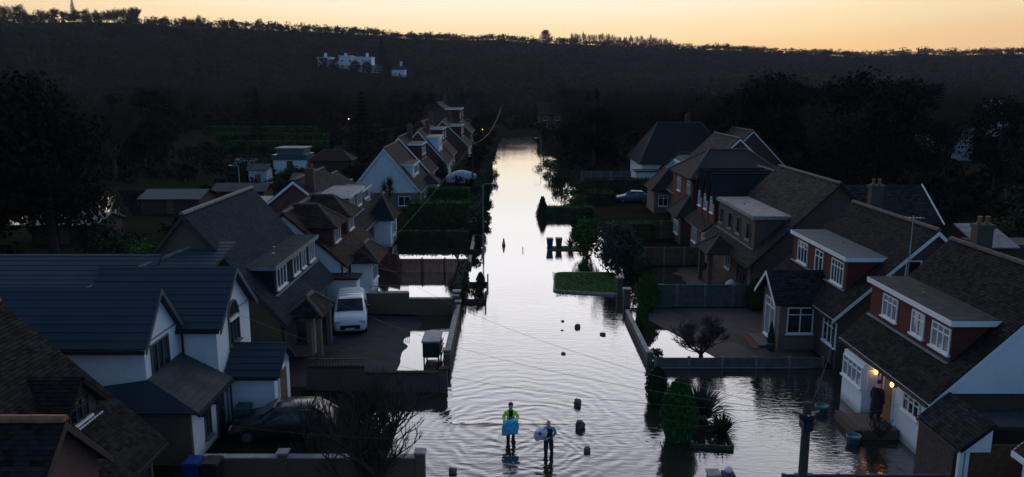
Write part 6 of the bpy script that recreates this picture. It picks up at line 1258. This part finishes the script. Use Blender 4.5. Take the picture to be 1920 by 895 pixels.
vv = np.concatenate(allv).reshape(-1, 3)
tag(link('distant_woods', np_mesh('distant_woods', vv, np.arange(len(vv)).reshape(-1, 4), 'wood_canopy')), 'dark winter woods covering the far hillside', 'woods', kind='stuff')
# low growth under and between the trees
lowb = [clump_np(70, 2.0, 2.6, .62, True), clump_np(70, 2.4, 2.2, .6, False), clump_np(60, 1.6, 3.2, .6, True)]
allv = []; cnt = 0
while cnt < 2500:
    d = 66 + 400 * rw.random() ** 1.1; a = rw.uniform(-.74, .74); x, y = d * math.sin(a), d * math.cos(a)
    man = abs(x - 1) < 10 and y > 240
    if blocked(x, y) and not man: continue
    b = lowb[rw.randrange(3)]; s_ = rw.uniform(.6, 1.25) * (1 + d / 600); c_, n_ = math.cos(s_ * 60), math.sin(s_ * 60); M = np.array([[c_, -n_, 0], [n_, c_, 0], [0, 0, 1]]) * s_
    allv.append(b @ M.T + np.array([x, y, float(G(x, y)) - .2])); cnt += 1
vv = np.concatenate(allv).reshape(-1, 3)
tag(link('undergrowth', np_mesh('undergrowth', vv, np.arange(len(vv)).reshape(-1, 4), 'leaf_brown')), 'dark brambles and low growth beneath the trees', 'undergrowth', kind='stuff')
allv = []
for n_, x0, x1, y0, y1, sc_ in ((70, -8.4, -4.8, 100, 230, .55), (90, 8.6, 14.5, 118, 235, .7), (520, -70, -21, 98, 235, .75), (60, -34, -21, 58, 98, .45), (120, 27, 60, 74, 130, .9), (60, -19.5, -8, 190, 235, .7), (90, 15, 40, 126, 235, .9), (60, 20.5, 27, 50, 110, .5)):
    for _ in range(n_):
        x, y = rw.uniform(x0, x1), rw.uniform(y0, y1)
        if -40 < x < -25 and 120 < y < 134 or x < -40 and y < 110: continue
        b = lowb[rw.randrange(3)]; s_ = rw.uniform(.6, 1.3) * sc_; c_, n2_ = math.cos(s_ * 60), math.sin(s_ * 60); M = np.array([[c_, -n2_, 0], [n2_, c_, 0], [0, 0, 1]]) * s_
        allv.append(b @ M.T + np.array([x, y, float(G(x, y)) - .1]))
for _ in range(260):
    a = rw.uniform(-.27, -.12); d = rw.uniform(640, 775); x, y = d * math.sin(a), d * math.cos(a); s_ = rw.uniform(1.2, 2.2); allv.append(lowb[rw.randrange(3)] * s_ + np.array([x, y, float(G(x, y)) - .3]))
vv = np.concatenate(allv).reshape(-1, 3)
tag(link('garden_undergrowth', np_mesh('garden_undergrowth', vv, np.arange(len(vv)).reshape(-1, 4), 'leaf_wood')), 'dark low garden growth between the far houses', 'undergrowth', kind='stuff')
# crowns that break the skyline
for k in range(120):
    u_ = (k + rw.random()) / 120; a = -.70 + 1.40 * u_ ** 1.25; d = float(np.interp(a, [-.75, -.6, -.3, 0, .75], [950, 1000, 1150, 1400, 1450])) + rw.uniform(-70, 0); x, y = d * math.sin(a), d * math.cos(a)
    e = rw.random() < .4
    plant('skyline_tree', EVER[1] if e else BARE[rw.randrange(3)], x, y, rw.uniform(.8, 1.6) * (1.35 if a < -.3 else .9), rw.uniform(0, 6), ('dark brown crown breaking the skyline ' if e else 'leafless rounded crown on the skyline ') + ('at the far left', 'left of the white mansion', 'above the white mansion', 'left of the cedar', 'above the street', 'right of the poplar row', 'above the right houses', 'at the far right')[min(7, k // 15)], 'trees along the hilltop skyline', rw.uniform(-6, -1.5))
# lit windows and lamps far off
for lab, x, y, z in (('tiny lit lamp far off beyond the field hedges', -47, 225, 4.5), ('tiny lit lamp by the far left houses', -7.6, 200, 3.0)):
    o = thing('garden_lamp', lab, 'lamp', (x, y, 0)); g0 = float(G(x, y)); MB().tube([(x, y, g0 - .2), (x, y, g0 + z)], .05, 6).build('post', 'iron_black', o); MB().lathe([(.05, 0), (.16, .1), (.14, .25), (.03, .32)], (x, y, g0 + z), 8).build('globe', 'lamp_glow', o)

# ------------------------------------------------------------------ the thin dusk haze over the valley
m = MB().box(-1600, 1600, -140, 1750, -2.0, 165)
t = bpy.data.materials.new('haze'); t.use_nodes = True; MATS['haze'] = t; tn = t.node_tree; tn.nodes.remove(tn.nodes['Principled BSDF'])
pv_ = tn.nodes.new('ShaderNodeVolumePrincipled'); pv_.inputs['Color'].default_value = (.86, .82, .84, 1); pv_.inputs['Density'].default_value = 0.000075
tn.links.new(pv_.outputs[0], tn.nodes['Material Output'].inputs['Volume'])
tag(m.build('haze', 'haze'), 'thin grey dusk haze hanging over the valley', 'haze', kind='stuff')
